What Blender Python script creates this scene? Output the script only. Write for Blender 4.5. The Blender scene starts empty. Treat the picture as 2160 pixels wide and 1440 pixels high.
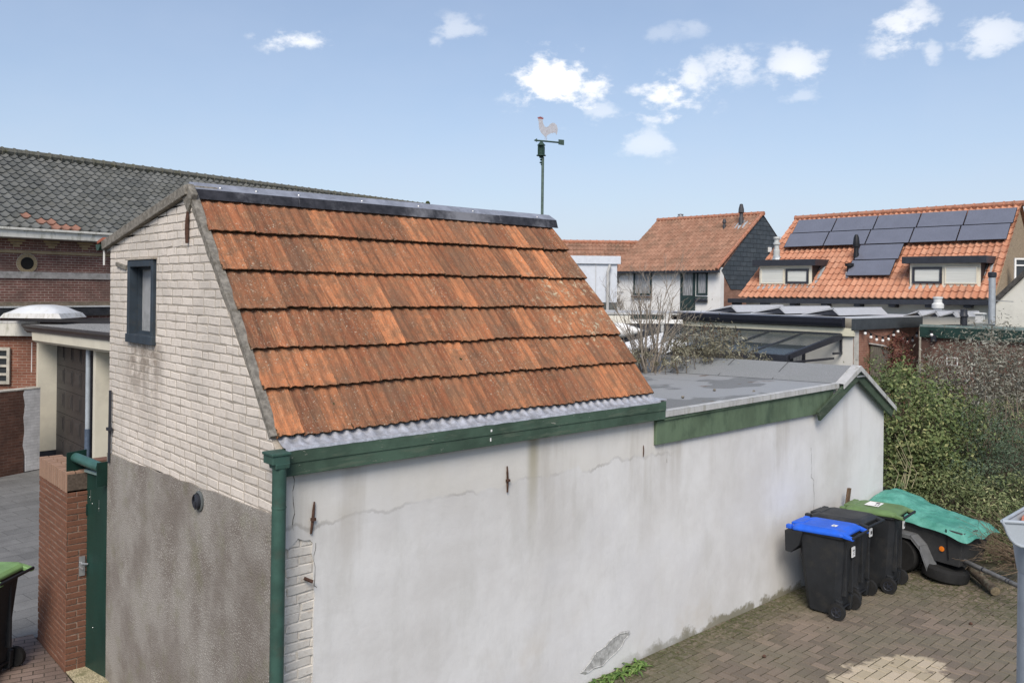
import bpy, math, random
from mathutils import Vector, Matrix, noise
random.seed(7)
S = bpy.context.scene
COL = S.collection
rad = math.radians

# ------------------------------------------------------------------ camera
F, U0, V0, ROLL = 1792.0, 1080.0, 609.0, 0.0117
D1 = (0.739736, 0.672897)            # world x axis seen in the camera's (right, forward) frame
D2 = (-0.672897, 0.739736)
CAM = Vector((-2.884, -5.718, 4.0))
cr, sr = math.cos(ROLL), math.sin(ROLL)
right0 = Vector((D1[0], D2[0], 0)); up0 = Vector((0, 0, 1)); fwd = Vector((D1[1], D2[1], 0))
cam_d = bpy.data.cameras.new("camera"); cam = bpy.data.objects.new("camera", cam_d); COL.objects.link(cam)
rv = right0*cr + up0*sr; uv = up0*cr - right0*sr
M = Matrix((rv, uv, -fwd)).transposed().to_4x4(); M.translation = CAM
cam.matrix_world = M
cam_d.sensor_width = 36; cam_d.lens = F/2160*36; cam_d.shift_y = -(720-V0)/2160
cam_d.clip_start = .05; cam_d.clip_end = 2000
S.camera = cam
S.render.resolution_x, S.render.resolution_y = 1024, 682
S.view_settings.view_transform = 'Standard'; S.view_settings.look = 'None'
S.view_settings.exposure = 0.55; S.view_settings.gamma = 1

# surveying helpers: a sight line of the photograph met with a real plane
def ray(u, v):
    dx, dv = u-U0, v-V0
    a, b = dx*cr+dv*sr, -dv*cr+dx*sr
    return Vector((a*D1[0]+F*D1[1], a*D2[0]+F*D2[1], b))/F
def onx(u, v, x): d = ray(u, v); return CAM+d*((x-CAM.x)/d.x)
def ony(u, v, y): d = ray(u, v); return CAM+d*((y-CAM.y)/d.y)
def onz(u, v, z): d = ray(u, v); return CAM+d*((z-CAM.z)/d.z)
def at(u, v, Y): return CAM+ray(u, v)*Y

# ------------------------------------------------------------------ light
SUN_EL, SUN_AZ = rad(44), rad(-138)      # azimuth of the sun measured in the xy plane from +x
sdir = Vector((math.cos(SUN_EL)*math.cos(SUN_AZ), math.cos(SUN_EL)*math.sin(SUN_AZ), math.sin(SUN_EL)))
sl = bpy.data.lights.new("sun", 'SUN'); so = bpy.data.objects.new("sun", sl); COL.objects.link(so)
sl.energy = 2.6; sl.angle = rad(30); sl.color = (1, .915, .81)
so.rotation_euler = (-sdir).to_track_quat('-Z', 'Y').to_euler()
W = bpy.data.worlds.new("World"); S.world = W; W.use_nodes = True
nt = W.node_tree; N = nt.nodes; L = nt.links; N.clear()
def wn(t, **k):
    n = N.new(t)
    for a, b in k.items(): setattr(n, a, b)
    return n
out = wn('ShaderNodeOutputWorld'); bg = wn('ShaderNodeBackground'); L.new(bg.outputs[0], out.inputs[0])
bg.inputs[1].default_value = .098
sky = wn('ShaderNodeTexSky', sky_type='NISHITA', sun_disc=False, sun_elevation=SUN_EL, sun_rotation=rad(90)-SUN_AZ,
         air_density=1.0, dust_density=1.2, ozone_density=2.5, altitude=0)
tc = wn('ShaderNodeTexCoord')
def vm(op, a, b=None):
    n = wn('ShaderNodeVectorMath', operation=op)
    for i, s in enumerate((a, b)):
        if s is None: continue
        if isinstance(s, (tuple, Vector)): n.inputs[i].default_value = s
        else: L.new(s, n.inputs[i])
    return n.outputs['Value'] if op in ('DOT_PRODUCT', 'LENGTH') else n.outputs[0]
def wm(op, a, b=None, c=None, clamp=False):
    n = wn('ShaderNodeMath', operation=op, use_clamp=clamp)
    for i, s in enumerate((a, b, c)):
        if s is None: continue
        if isinstance(s, (int, float)): n.inputs[i].default_value = s
        else: L.new(s, n.inputs[i])
    return n.outputs[0]
Dn = tc.outputs['Generated']
def wnoise(scale, detail, off=0, rough=.6):
    m = wn('ShaderNodeMapping'); m.inputs['Scale'].default_value = (1, 1, 1.7); m.inputs['Location'].default_value = (off, off*.7, 0)
    L.new(Dn, m.inputs[0])
    n = wn('ShaderNodeTexNoise'); n.inputs['Scale'].default_value = scale; n.inputs['Detail'].default_value = detail
    n.inputs['Roughness'].default_value = rough; L.new(m.outputs[0], n.inputs[0]); return n.outputs[0]
nz = wnoise(16, 9); nz2 = wnoise(45, 6, 3.1); nzb = wnoise(7, 3, 1.3)
wob = wm('ADD', wm('MULTIPLY', wm('SUBTRACT', nz, .5), 4.2), wm('MULTIPLY', wm('SUBTRACT', nz2, .5), 2.0))
# clouds: (u, v, half width, half height, strength) turned into directions of the sky dome
CL = [(1180, 180, 105, 70, 1.25), (1415, 200, 90, 66, .9), (1455, 170, 50, 50, .7), (1545, 138, 74, 40, .62), (1675, 143, 70, 46, .72), (1905, 62, 70, 66, .75),
      (1962, 118, 30, 34, .45), (2085, 78, 80, 50, .6), (625, 90, 84, 30, .8), (960, 62, 70, 30, .4), (1270, 238, 62, 30, .42), (1365, 302, 90, 34, .45),
      (1400, 70, 50, 22, .22), (1465, 58, 40, 20, .25), (1690, 205, 60, 22, .3), (918, 88, 26, 18, .3)]
mask = None
for u, v, w_, h_, st in CL:
    c = ray(u, v).normalized()
    t1 = Vector((0, 0, 1)).cross(c).normalized(); t2 = c.cross(t1)
    sc = 1/math.hypot(1, (u-U0)/F, (v-V0)/F)/F
    a = wm('MULTIPLY', vm('DOT_PRODUCT', Dn, t1), 1/(w_*sc*.92)); b = wm('MULTIPLY', wm('SUBTRACT', vm('DOT_PRODUCT', Dn, t2), t2.dot(c)), 1/(h_*sc))
    r2 = wm('ADD', wm('MULTIPLY', a, a), wm('MULTIPLY', b, b))
    fr = wm('GREATER_THAN', vm('DOT_PRODUCT', Dn, c), .8)
    m_ = wm('SUBTRACT', 1.0, wm('SQRT', r2))
    m_ = wm('ADD', m_, wob)
    edge = wn('ShaderNodeMapRange', interpolation_type='SMOOTHSTEP'); L.new(m_, edge.inputs[0])
    edge.inputs[1].default_value = -.05; edge.inputs[2].default_value = .85; edge.inputs[4].default_value = st
    near = wm('LESS_THAN', r2, 6.0)
    m_ = wm('MULTIPLY', wm('MULTIPLY', edge.outputs[0], fr), wm('SUBTRACT', 1.0, wm('MULTIPLY', r2, .4), clamp=True))
    mask = m_ if mask is None else wm('MAXIMUM', mask, m_)
mask = wm('MINIMUM', mask, 1.0)
# thin high veil towards the horizon
sep = wn('ShaderNodeSeparateXYZ'); L.new(Dn, sep.inputs[0])
el = wm('ABSOLUTE', sep.outputs[2])
veil = wm('MULTIPLY', wm('ADD', .26, wm('MULTIPLY', .74, wm('POWER', wm('SUBTRACT', 1.0, el, clamp=True), 5.5))), wm('ADD', .85, wm('MULTIPLY', wm('SUBTRACT', nzb, .5), .5)))
mx0 = wn('ShaderNodeMix', data_type='RGBA'); L.new(sky.outputs[0], mx0.inputs['A'])
SKYB = mx0.inputs['B']; SKYB.default_value = (4.4, 4.95, 6.1, 1)
L.new(veil, mx0.inputs['Factor'])
mx = wn('ShaderNodeMix', data_type='RGBA'); L.new(mx0.outputs['Result'], mx.inputs['A']); mx.inputs['B'].default_value = (7.9, 7.95, 8.1, 1)
L.new(mask, mx.inputs['Factor']); L.new(mx.outputs['Result'], bg.inputs[0])

# ------------------------------------------------------------------ materials
def principled(name, rough=.8, metal=0, spec=.3):
    m = bpy.data.materials.new(name); m.use_nodes = True
    b = m.node_tree.nodes['Principled BSDF']
    b.inputs['Roughness'].default_value = rough; b.inputs['Metallic'].default_value = metal
    b.inputs['Specular IOR Level'].default_value = spec
    return m, m.node_tree, b
class G:                                   # small node-graph helper
    def __init__(s, nt): s.nt = nt; s.pos = None
    def n(s, t, **k):
        x = s.nt.nodes.new(t)
        for a, b in k.items(): setattr(x, a, b)
        return x
    def l(s, a, b): s.nt.links.new(a, b)
    def P(s):
        if s.pos is None: s.pos = s.n('ShaderNodeNewGeometry').outputs['Position']
        return s.pos
    def noise(s, scale, detail=4, rough=.6, stretch=(1, 1, 1), vec=None, off=(0, 0, 0)):
        mp = s.n('ShaderNodeMapping'); mp.inputs['Scale'].default_value = stretch; mp.inputs['Location'].default_value = off
        s.l(vec or s.P(), mp.inputs[0])
        t = s.n('ShaderNodeTexNoise'); t.inputs['Scale'].default_value = scale; t.inputs['Detail'].default_value = detail
        t.inputs['Roughness'].default_value = rough; s.l(mp.outputs[0], t.inputs[0]); return t.outputs[0]
    def ramp(s, x, a, b, lo=0, hi=1):
        r = s.n('ShaderNodeMapRange', interpolation_type='SMOOTHSTEP')
        s.l(x, r.inputs[0])
        for i, q in zip((1, 2, 3, 4), (a, b, lo, hi)): r.inputs[i].default_value = q
        return r.outputs[0]
    def mix(s, f, a, b, mode='MIX'):
        x = s.n('ShaderNodeMix', data_type='RGBA', blend_type=mode)
        for k, q in (('Factor', f), ('A', a), ('B', b)):
            if isinstance(q, (int, float)): x.inputs[k].default_value = q
            elif isinstance(q, tuple): x.inputs[k].default_value = (*q[:3], 1)
            else: s.l(q, x.inputs[k])
        return x.outputs['Result']
    def m(s, op, a, b=None, clamp=False):
        x = s.n('ShaderNodeMath', operation=op, use_clamp=clamp)
        for i, q in enumerate((a, b)):
            if q is None: continue
            if isinstance(q, (int, float)): x.inputs[i].default_value = q
            else: s.l(q, x.inputs[i])
        return x.outputs[0]
    def bump(s, h, strength=.3, dist=.01, bsdf=None, prev=None):
        x = s.n('ShaderNodeBump'); x.inputs['Strength'].default_value = strength; x.inputs['Distance'].default_value = dist
        s.l(h, x.inputs['Height'])
        if prev: s.l(prev, x.inputs['Normal'])
        if bsdf: s.l(x.outputs[0], bsdf.inputs['Normal'])
        return x.outputs[0]
    def tint(s):
        a = s.n('ShaderNodeAttribute'); a.attribute_name = 'tint'; return a.outputs['Fac']
    def sepz(s):
        q = s.n('ShaderNodeSeparateXYZ'); s.l(s.P(), q.inputs[0]); return q.outputs
MATS = {}
def plain(name, col, rough=.7, metal=0, var=.25, scale=6, dirt=None, dscale=2.5, bump=0, bscale=120, spec=.3, stretch=(1, 1, 1), tintamt=0):
    if name in MATS: return MATS[name]
    m, t, b = principled(name, rough, metal, spec); g = G(t)
    c = g.mix(g.ramp(g.noise(scale, 5, .65, stretch), .3, .7), tuple(x*(1-var) for x in col), tuple(min(1, x*(1+var)) for x in col))
    if dirt: c = g.mix(g.m('MULTIPLY', g.ramp(g.noise(dscale, 8, .7, stretch, off=(3, 5, 1)), .48, .68), .75), c, dirt)
    if tintamt:
        c = g.mix(1.0, c, g.mix(g.tint(), (1-tintamt,)*3, (1+tintamt,)*3), 'MULTIPLY')
    g.l(c, b.inputs['Base Color'])
    if bump: g.bump(g.noise(bscale, 4, .7), bump, .01, b)
    MATS[name] = m; return m
def bricks(name, c1, c2, mortar, w=.22, h=.0625, ms=.011, rough=.85, dirt=None, bump=.6, rot=0.0):
    if name in MATS: return MATS[name]
    m, t, b = principled(name, rough); g = G(t); o = g.sepz()
    cmb = g.n('ShaderNodeCombineXYZ'); g.l(g.m('SUBTRACT', g.m('MULTIPLY', o[0], .74), g.m('MULTIPLY', o[1], .67)) if rot else g.m('ADD', o[0], o[1]), cmb.inputs[0]); g.l(o[2], cmb.inputs[1])
    bt = g.n('ShaderNodeTexBrick'); g.l(cmb.outputs[0], bt.inputs[0]); bt.inputs['Scale'].default_value = 1
    bt.inputs['Brick Width'].default_value = w; bt.inputs['Row Height'].default_value = h; bt.inputs['Mortar Size'].default_value = ms/2
    bt.inputs['Mortar Smooth'].default_value = .25; bt.inputs['Bias'].default_value = 0
    bt.inputs['Color1'].default_value = (*c1, 1); bt.inputs['Color2'].default_value = (*c2, 1); bt.inputs['Mortar'].default_value = (*mortar, 1)
    c = g.mix(g.ramp(g.noise(3, 6), .35, .7), bt.outputs[0], g.mix(.5, bt.outputs[0], tuple(x*.4 for x in c1)))
    c = g.mix(g.m('MULTIPLY', g.noise(60, 4), .35), c, tuple(x*.5 for x in c2))
    if dirt: c = g.mix(g.m('MULTIPLY', g.ramp(g.noise(1.2, 7, .7), .45, .7), .8), c, dirt)
    g.l(c, b.inputs['Base Color'])
    g.bump(g.m('ADD', g.m('MULTIPLY', bt.outputs['Fac'], -1), g.m('MULTIPLY', g.noise(50, 3), .4)), bump, .008, b)
    MATS[name] = m; return m

def leafmat(name, ca, cb, cc, rough=.6, trans=.0):
    m, t, b = principled(name, rough); g = G(t); ti = g.tint()
    c = g.mix(g.ramp(ti, .1, .6), ca, cb); c = g.mix(g.ramp(ti, .72, .98), c, cc)
    c = g.mix(g.ramp(g.noise(1.3, 3), .35, .65, 0, .5), c, tuple(x*.6 for x in ca))
    g.l(c, b.inputs['Base Color'])
    MATS[name] = m; return m

def rooftile_near():
    m, t, b = principled('weathered_clay_tile', .92, 0, .15); g = G(t); ti = g.tint()
    a2 = g.n('ShaderNodeAttribute'); a2.attribute_name = 'slope'; sp = a2.outputs['Vector']
    # streaks running down the slope (x fine, slope coarse)
    st = g.noise(1, 8, .72, (26, 2.6, 1), sp); st2 = g.noise(1, 7, .7, (70, 7, 1), sp, (4, 1, 0)); bl = g.noise(1, 6, .75, (5, 5, 1), sp, (9, 2, 0))
    c = g.mix(g.ramp(ti, 0, 1), (.27, .108, .06), (.53, .222, .11))
    c = g.mix(g.ramp(st, .45, .60, 0, .55), c, (.115, .073, .052))
    c = g.mix(g.m('MULTIPLY', g.ramp(bl, .46, .60), .72), c, (.215, .125, .078))
    c = g.mix(g.ramp(st2, .50, .62, 0, .6), c, (.46, .23, .13))
    c = g.mix(g.ramp(g.noise(1, 7, .7, (95, 5, 1), sp, (1, 6, 0)), .52, .66, 0, .42), c, (.10, .07, .055))
    sv = g.n('ShaderNodeSeparateXYZ'); g.l(sp, sv.inputs[0]); wn_ = g.n('ShaderNodeTexWhiteNoise', noise_dimensions='1D'); g.l(g.m('MULTIPLY', sv.outputs[2], 91.7), wn_.inputs['W'])
    c = g.mix(1.0, c, g.mix(wn_.outputs['Value'], (.62, .62, .62), (1.30, 1.20, 1.05)), 'MULTIPLY')
    big = g.noise(1, 4, .6, (.9, 1.2, 1), sp, (2, 7, 0))
    c = g.mix(g.ramp(big, .5, .66, 0, .5), c, (.165, .105, .07))
    fine = g.noise(160, 4, .75)
    c = g.mix(g.ramp(fine, .42, .68, .0, .5), c, (.11, .06, .04))
    lich = g.m('MULTIPLY', g.ramp(g.noise(55, 4, .8, off=(3, 1, 1)), .60, .65), g.ramp(g.noise(2.2, 3), .40, .60, .25, 1))
    c = g.mix(lich, c, (.50, .46, .36))
    q = g.sepz()
    patch = g.m('MULTIPLY', g.ramp(g.noise(14, 7, .8, (1, 1, 1), off=(1, 8, 2)), .55, .62), g.ramp(q[0], 3.1, 3.7))
    patch = g.m('MULTIPLY', patch, g.m('MULTIPLY', g.ramp(q[2], 3.25, 3.5), g.ramp(q[2], 4.3, 4.1)))
    c = g.mix(g.m('MULTIPLY', patch, .9), c, (.46, .42, .30))
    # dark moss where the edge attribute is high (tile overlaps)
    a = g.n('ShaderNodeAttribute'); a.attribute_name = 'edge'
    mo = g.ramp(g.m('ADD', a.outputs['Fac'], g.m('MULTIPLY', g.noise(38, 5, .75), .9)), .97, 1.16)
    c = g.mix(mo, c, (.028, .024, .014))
    mg = g.m('MULTIPLY', g.ramp(g.noise(24, 4, .7, off=(5, 5, 5)), .69, .72), g.ramp(bl, .45, .55))
    c = g.mix(mg, c, (.045, .055, .018))
    g.l(c, b.inputs['Base Color'])
    g.bump(g.m('ADD', fine, g.m('MULTIPLY', st, .8)), .45, .006, b)
    return m
def stucco():
    m, t, b = principled('weathered_white_stucco', .92, 0, .15); g = G(t); q = g.sepz()
    n1 = g.noise(.9, 6, .62, (1, 1, .8)); n2 = g.noise(2.6, 8, .68, (1, 1, .35), off=(4, 0, 2)); fine = g.noise(140, 3, .7)
    c = g.mix(g.ramp(n1, .32, .66), (.565, .555, .54), (.675, .675, .67))
    c = g.mix(g.ramp(n2, .46, .70, 0, .5), c, (.49, .485, .46))
    # old cream coat left in a ragged band under the eaves
    lim = g.m('ADD', q[2], g.m('MULTIPLY', g.m('SUBTRACT', g.noise(2.1, 7, .62, (1, 1, .5)), .5), .42))
    up = g.m('MULTIPLY', g.ramp(lim, 2.22, 2.245), g.ramp(q[0], 4.9, 4.3))
    c = g.mix(g.m('MULTIPLY', up, .5), c, (.61, .59, .54))
    edge = g.m('MULTIPLY', g.m('MULTIPLY', g.ramp(lim, 2.20, 2.22), g.ramp(lim, 2.25, 2.23)), g.ramp(q[0], 4.9, 4.3))
    c = g.mix(g.m('MULTIPLY', g.m('MULTIPLY', edge, g.ramp(g.noise(1.7, 3, off=(3, 0, 0)), .45, .6)), .45), c, (.26, .24, .21))
    # run-off stains under the boards
    run = g.m('MULTIPLY', g.ramp(g.noise(1, 6, .6, (2.4, 2.4, .25), off=(1.7, 0, 0)), .50, .70), g.ramp(q[2], 1.2, 2.5))
    c = g.mix(g.m('MULTIPLY', run, .5), c, (.34, .31, .26))
    leak = g.m('MULTIPLY', g.m('MULTIPLY', g.ramp(q[0], 2.50, 2.60), g.ramp(q[0], 2.72, 2.62)), g.ramp(q[2], 1.4, 2.6))
    c = g.mix(g.m('MULTIPLY', leak, .75), c, (.30, .27, .18))
    # grime and algae splashed up from the ground
    foot = g.ramp(g.m('ADD', q[2], g.m('MULTIPLY', g.m('SUBTRACT', g.noise(3.5, 7, .7), .5), .55)), .12, .20, 1, 0)
    c = g.mix(g.m('MULTIPLY', g.m('MULTIPLY', foot, g.ramp(q[0], 3.6, 4.6)), .85), c, (.17, .155, .10))
    warm = g.m('MULTIPLY', g.ramp(g.noise(1.3, 4, .6, off=(7, 1, 3)), .5, .7), g.ramp(q[2], 1.2, .3))
    c = g.mix(g.m('MULTIPLY', warm, .4), c, (.50, .45, .38))
    blu = g.m('MULTIPLY', g.ramp(g.noise(.8, 4, .5, off=(2, 3, 9)), .5, .68), .45)
    c = g.mix(blu, c, (.635, .64, .655))
    # right-hand end of the wall is a fresher bluish white
    spk = g.ramp(g.noise(60, 5, .8, off=(8, 8, 8)), .70, .74)
    c = g.mix(g.m('MULTIPLY', spk, .5), c, (.28, .26, .23))
    g.l(c, b.inputs['Base Color'])
    p = g.bump(g.noise(3, 8, .62), .28, .03)
    p = g.bump(lim_edge(g, lim), .15, .003, prev=p)
    g.bump(fine, .28, .005, b, prev=p)
    return m
def lim_edge(g, lim): return g.ramp(lim, 2.21, 2.23)
def pebble():
    m, t, b = principled('pebbledash_cement', .95, 0, .15); g = G(t); q = g.sepz()
    v = g.n('ShaderNodeTexVoronoi'); v.inputs['Scale'].default_value = 62; g.l(g.P(), v.inputs[0])
    big = g.noise(1.4, 6, .65)
    c = g.mix(g.ramp(big, .35, .65), (.185, .162, .142), (.285, .265, .24))
    sp = g.m('MULTIPLY', g.ramp(v.outputs['Distance'], .32, .16), g.ramp(g.noise(1.8, 5, .65, off=(2, 4, 1)), .40, .62, .12, 1))
    c = g.mix(g.m('MULTIPLY', sp, .8), c, (.60, .58, .53))
    alg = g.m('MULTIPLY', g.ramp(g.noise(2.2, 6, .7, off=(5, 2, 7)), .5, .68), .35)
    c = g.mix(alg, c, (.16, .16, .085))
    g.l(c, b.inputs['Base Color'])
    g.bump(g.m('MULTIPLY', v.outputs['Distance'], -1), .5, .008, b)
    return m
def painted_brick(name, col, dark, seed=0, stain=True):
    m, t, b = principled(name, .9, 0, .2); g = G(t); ti = g.tint(); q = g.sepz()
    c = g.mix(ti, tuple(x*.90 for x in col), tuple(x*1.04 for x in col))
    c = g.mix(g.ramp(g.noise(26, 7, .75), .50, .66, 0, .5), c, dark)
    c = g.mix(g.ramp(g.noise(110, 3, .7), .55, .8, 0, .4), c, tuple(x*.6 for x in dark))
    if stain:
        ym = g.m('MULTIPLY', g.ramp(q[1], 2.05, 2.45), g.ramp(q[1], 3.45, 3.0)); zm = g.m('MULTIPLY', g.ramp(q[2], 2.45, 3.4), g.ramp(q[2], 3.5, 3.42))
        st = g.m('MULTIPLY', g.m('MULTIPLY', ym, zm), g.ramp(g.noise(5, 6, .7), .32, .6))
        c = g.mix(g.m('MULTIPLY', st, .85), c, (.185, .15, .12))
        grey = g.m('MULTIPLY', g.ramp(g.noise(1.3, 5, .6), .45, .65), .38)
        c = g.mix(grey, c, (.36, .34, .31))
    g.l(c, b.inputs['Base Color']); p = g.bump(g.noise(9, 5), .4, .012); g.bump(g.noise(70, 5, .75), .5, .006, b, prev=p)
    return m
def flaky(name, col, under, under2):
    m, t, b = principled(name, .75, 0, .3); g = G(t); q = g.sepz()
    gr = g.noise(1, 7, .7, (2, 2, 16)); c = g.mix(g.ramp(g.noise(2.5, 5), .35, .65), tuple(x*.72 for x in col), tuple(x*1.2 for x in col))
    c = g.mix(g.ramp(gr, .52, .62, 0, .6), c, under)
    fl = g.m('MULTIPLY', g.ramp(g.noise(12, 7, .75, (1, 1, 3.2)), .60, .64), g.ramp(g.noise(1.6, 3), .4, .6))
    c = g.mix(fl, c, under2)
    dk = g.ramp(g.noise(1, 4, .7, (3, 3, 40), off=(0, 0, 3)), .66, .70)
    c = g.mix(g.m('MULTIPLY', dk, .8), c, (.012, .02, .016))
    g.l(c, b.inputs['Base Color']); g.bump(g.m('ADD', gr, fl), .5, .006, b)
    return m
def bitumen_roof():
    m, t, b = principled('grey_bitumen_felt', .8, 0, .4); g = G(t); q = g.sepz()
    fine = g.noise(190, 3, .8); c = g.mix(g.ramp(fine, .3, .7), (.12, .127, .13), (.30, .31, .32))
    c = g.mix(g.m('MULTIPLY', g.ramp(g.noise(1.5, 5), .4, .65), .4), c, (.19, .205, .205))
    flat = g.ramp(q[0], 8.43, 8.39)
    wet = g.noise(.75, 4, .5, (1, 1.25, 1), off=(1.2, .35, 0))
    dry = g.m('MULTIPLY', g.ramp(wet, .52, .56), flat)
    c = g.mix(g.m('MULTIPLY', g.m('SUBTRACT', flat, dry), .45), c, (.40, .40, .395))  # wet areas lightened: sky sheen painted into the felt colour
    c = g.mix(g.m('MULTIPLY', dry, .35), c, (.125, .125, .12))
    rust = g.ramp(g.noise(1.4, 6, .6, (1, 2.2, 1), off=(2.0, 4.1, 0)), .63, .66)
    c = g.mix(g.m('MULTIPLY', g.m('MULTIPLY', rust, flat), .8), c, (.13, .075, .04))
    g.l(c, b.inputs['Base Color'])
    r = g.m('SUBTRACT', .85, g.m('MULTIPLY', g.m('SUBTRACT', flat, dry), .32)); g.l(r, b.inputs['Roughness'])
    g.bump(fine, .35, .006, b)
    return m
def paver_mat():
    m, t, b = principled('concrete_block_paver', .8, 0, .3); g = G(t); ti = g.tint(); q = g.sepz()
    c = g.mix(ti, (.115, .095, .075), (.215, .168, .132))
    c = g.mix(g.ramp(g.noise(.8, 6, .6), .42, .62, 0, .75), c, (.135, .125, .088))
    fine = g.noise(120, 4, .8)
    c = g.mix(g.ramp(fine, .4, .7, 0, .5), c, (.25, .21, .165))
    # moss close to the wall and under the hedge
    d = g.m('ADD', q[1], g.m('MULTIPLY', g.m('SUBTRACT', g.noise(1.5, 6, .7), .5), 1.3))
    ms = g.m('MULTIPLY', g.ramp(d, -.75, -.1), g.ramp(g.noise(22, 6, .75), .36, .58))
    d2 = g.m('ADD', q[0], g.m('MULTIPLY', g.m('SUBTRACT', g.noise(1.7, 6, .7, off=(3, 3, 3)), .5), 1.6))
    ms = g.m('MAXIMUM', ms, g.m('MULTIPLY', g.ramp(d2, 7.5, 8.9), g.ramp(g.noise(18, 6, .75, off=(1, 1, 1)), .40, .6)))
    c = g.mix(g.m('MULTIPLY', ms, .85), c, (.055, .062, .018))
    # pale cream patch of paving with a ragged edge
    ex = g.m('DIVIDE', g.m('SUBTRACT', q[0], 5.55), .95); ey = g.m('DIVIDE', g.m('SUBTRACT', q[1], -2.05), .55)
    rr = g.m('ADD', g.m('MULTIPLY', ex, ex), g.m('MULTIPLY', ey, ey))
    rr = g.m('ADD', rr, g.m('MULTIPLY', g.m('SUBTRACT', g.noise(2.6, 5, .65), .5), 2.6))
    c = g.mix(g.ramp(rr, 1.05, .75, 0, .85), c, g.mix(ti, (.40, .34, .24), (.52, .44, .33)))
    g.l(c, b.inputs['Base Color']); g.bump(fine, .5, .006, b); return m
def pantile(name, ca, cb, dark, dirtamt=.5):
    m, t, b = principled(name, .75, 0, .3); g = G(t); ti = g.tint()
    c = g.mix(ti, ca, cb); c = g.mix(g.m('MULTIPLY', g.ramp(g.noise(1.1, 6, .7), .42, .68), dirtamt), c, dark)
    c = g.mix(g.ramp(g.noise(14, 5, .75), .5, .75, 0, dirtamt), c, dark)
    g.l(c, b.inputs['Base Color']); return m
def glassmat(name, col, rough=.05, alpha=1.0):
    m, t, b = principled(name, rough, 0, .6); b.inputs['Base Color'].default_value = (*col, 1)
    b.inputs['Alpha'].default_value = alpha; return m

m_tile = rooftile_near(); m_stucco = stucco(); m_peb = pebble()
m_gbrick = painted_brick('cream_painted_brick', (.67, .61, .545), (.40, .35, .30))
m_wbrick = painted_brick('white_painted_brick', (.62, .59, .54), (.40, .34, .28), stain=False)
m_mortar = plain('grey_mortar', (.40, .355, .30), .95, bump=.5, bscale=60, var=.25)
m_verge = plain('mossy_concrete', (.20, .185, .16), .95, dirt=(.09, .08, .06), dscale=14, bump=.8, bscale=45, var=.35, scale=20)
m_green = flaky('flaking_green_paint', (.055, .095, .068), (.10, .13, .095), (.30, .31, .26))
m_green2 = plain('faded_green_board', (.10, .145, .092), .8, var=.22, scale=3, dirt=(.04, .065, .045), dscale=4, stretch=(1, 1, .5))
m_barge = flaky('weathered_dark_green_board', (.05, .075, .05), (.075, .09, .065), (.22, .22, .19))
m_pipe = plain('green_painted_pipe', (.038, .085, .068), .55, var=.18, scale=8, dirt=(.05, .07, .055), dscale=6)
m_gate = plain('dark_green_gate_paint', (.011, .036, .029), .42, var=.2, scale=3, dirt=(.014, .055, .042), dscale=2, stretch=(1, 1, .3))
m_dgreen = plain('very_dark_green_steel', (.008, .032, .025), .5, var=.2)
m_lead = plain('lead_sheet', (.52, .53, .57), .4, .45, var=.25, scale=14, dirt=(.30, .30, .31), dscale=9)
m_zinc = plain('grey_ridge_sheet', (.33, .345, .39), .42, .4, var=.2, scale=5, dirt=(.17, .17, .19), dscale=6)
m_ridgeblk = plain('black_bitumen_ridge_face', (.03, .03, .035), .38, var=.4, scale=12, dirt=(.24, .245, .27), dscale=1.1)
m_alu = plain('weathered_aluminium_trim', (.50, .50, .49), .6, .2, var=.1, scale=5, dirt=(.28, .27, .22), dscale=12, stretch=(1, 1, .25))
m_rust = plain('rusty_iron', (.075, .04, .028), .9, var=.4, scale=30, bump=.5)
m_dark = plain('dark_gap', (.012, .011, .01), .95)
m_bluegrey = plain('blue_black_window_paint', (.032, .045, .060), .6, var=.2, dirt=(.05, .055, .06), dscale=14)
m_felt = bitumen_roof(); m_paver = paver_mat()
m_steel = plain('galvanised_steel', (.45, .46, .47), .4, .7, var=.15)
m_black = plain('black_plastic', (.012, .013, .016), .5, var=.2)
m_rubber = plain('black_rubber', (.016, .016, .016), .8, bump=.3)
m_white = plain('white_paint', (.76, .76, .75), .7, var=.03, scale=2, dirt=(.68, .67, .64), dscale=1.5)
m_cream = plain('cream_paint', (.62, .59, .49), .7, var=.05, scale=2, dirt=(.53, .50, .42), dscale=1.2)
m_anth = plain('anthracite_trim', (.028, .031, .040), .45, var=.15)

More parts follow.
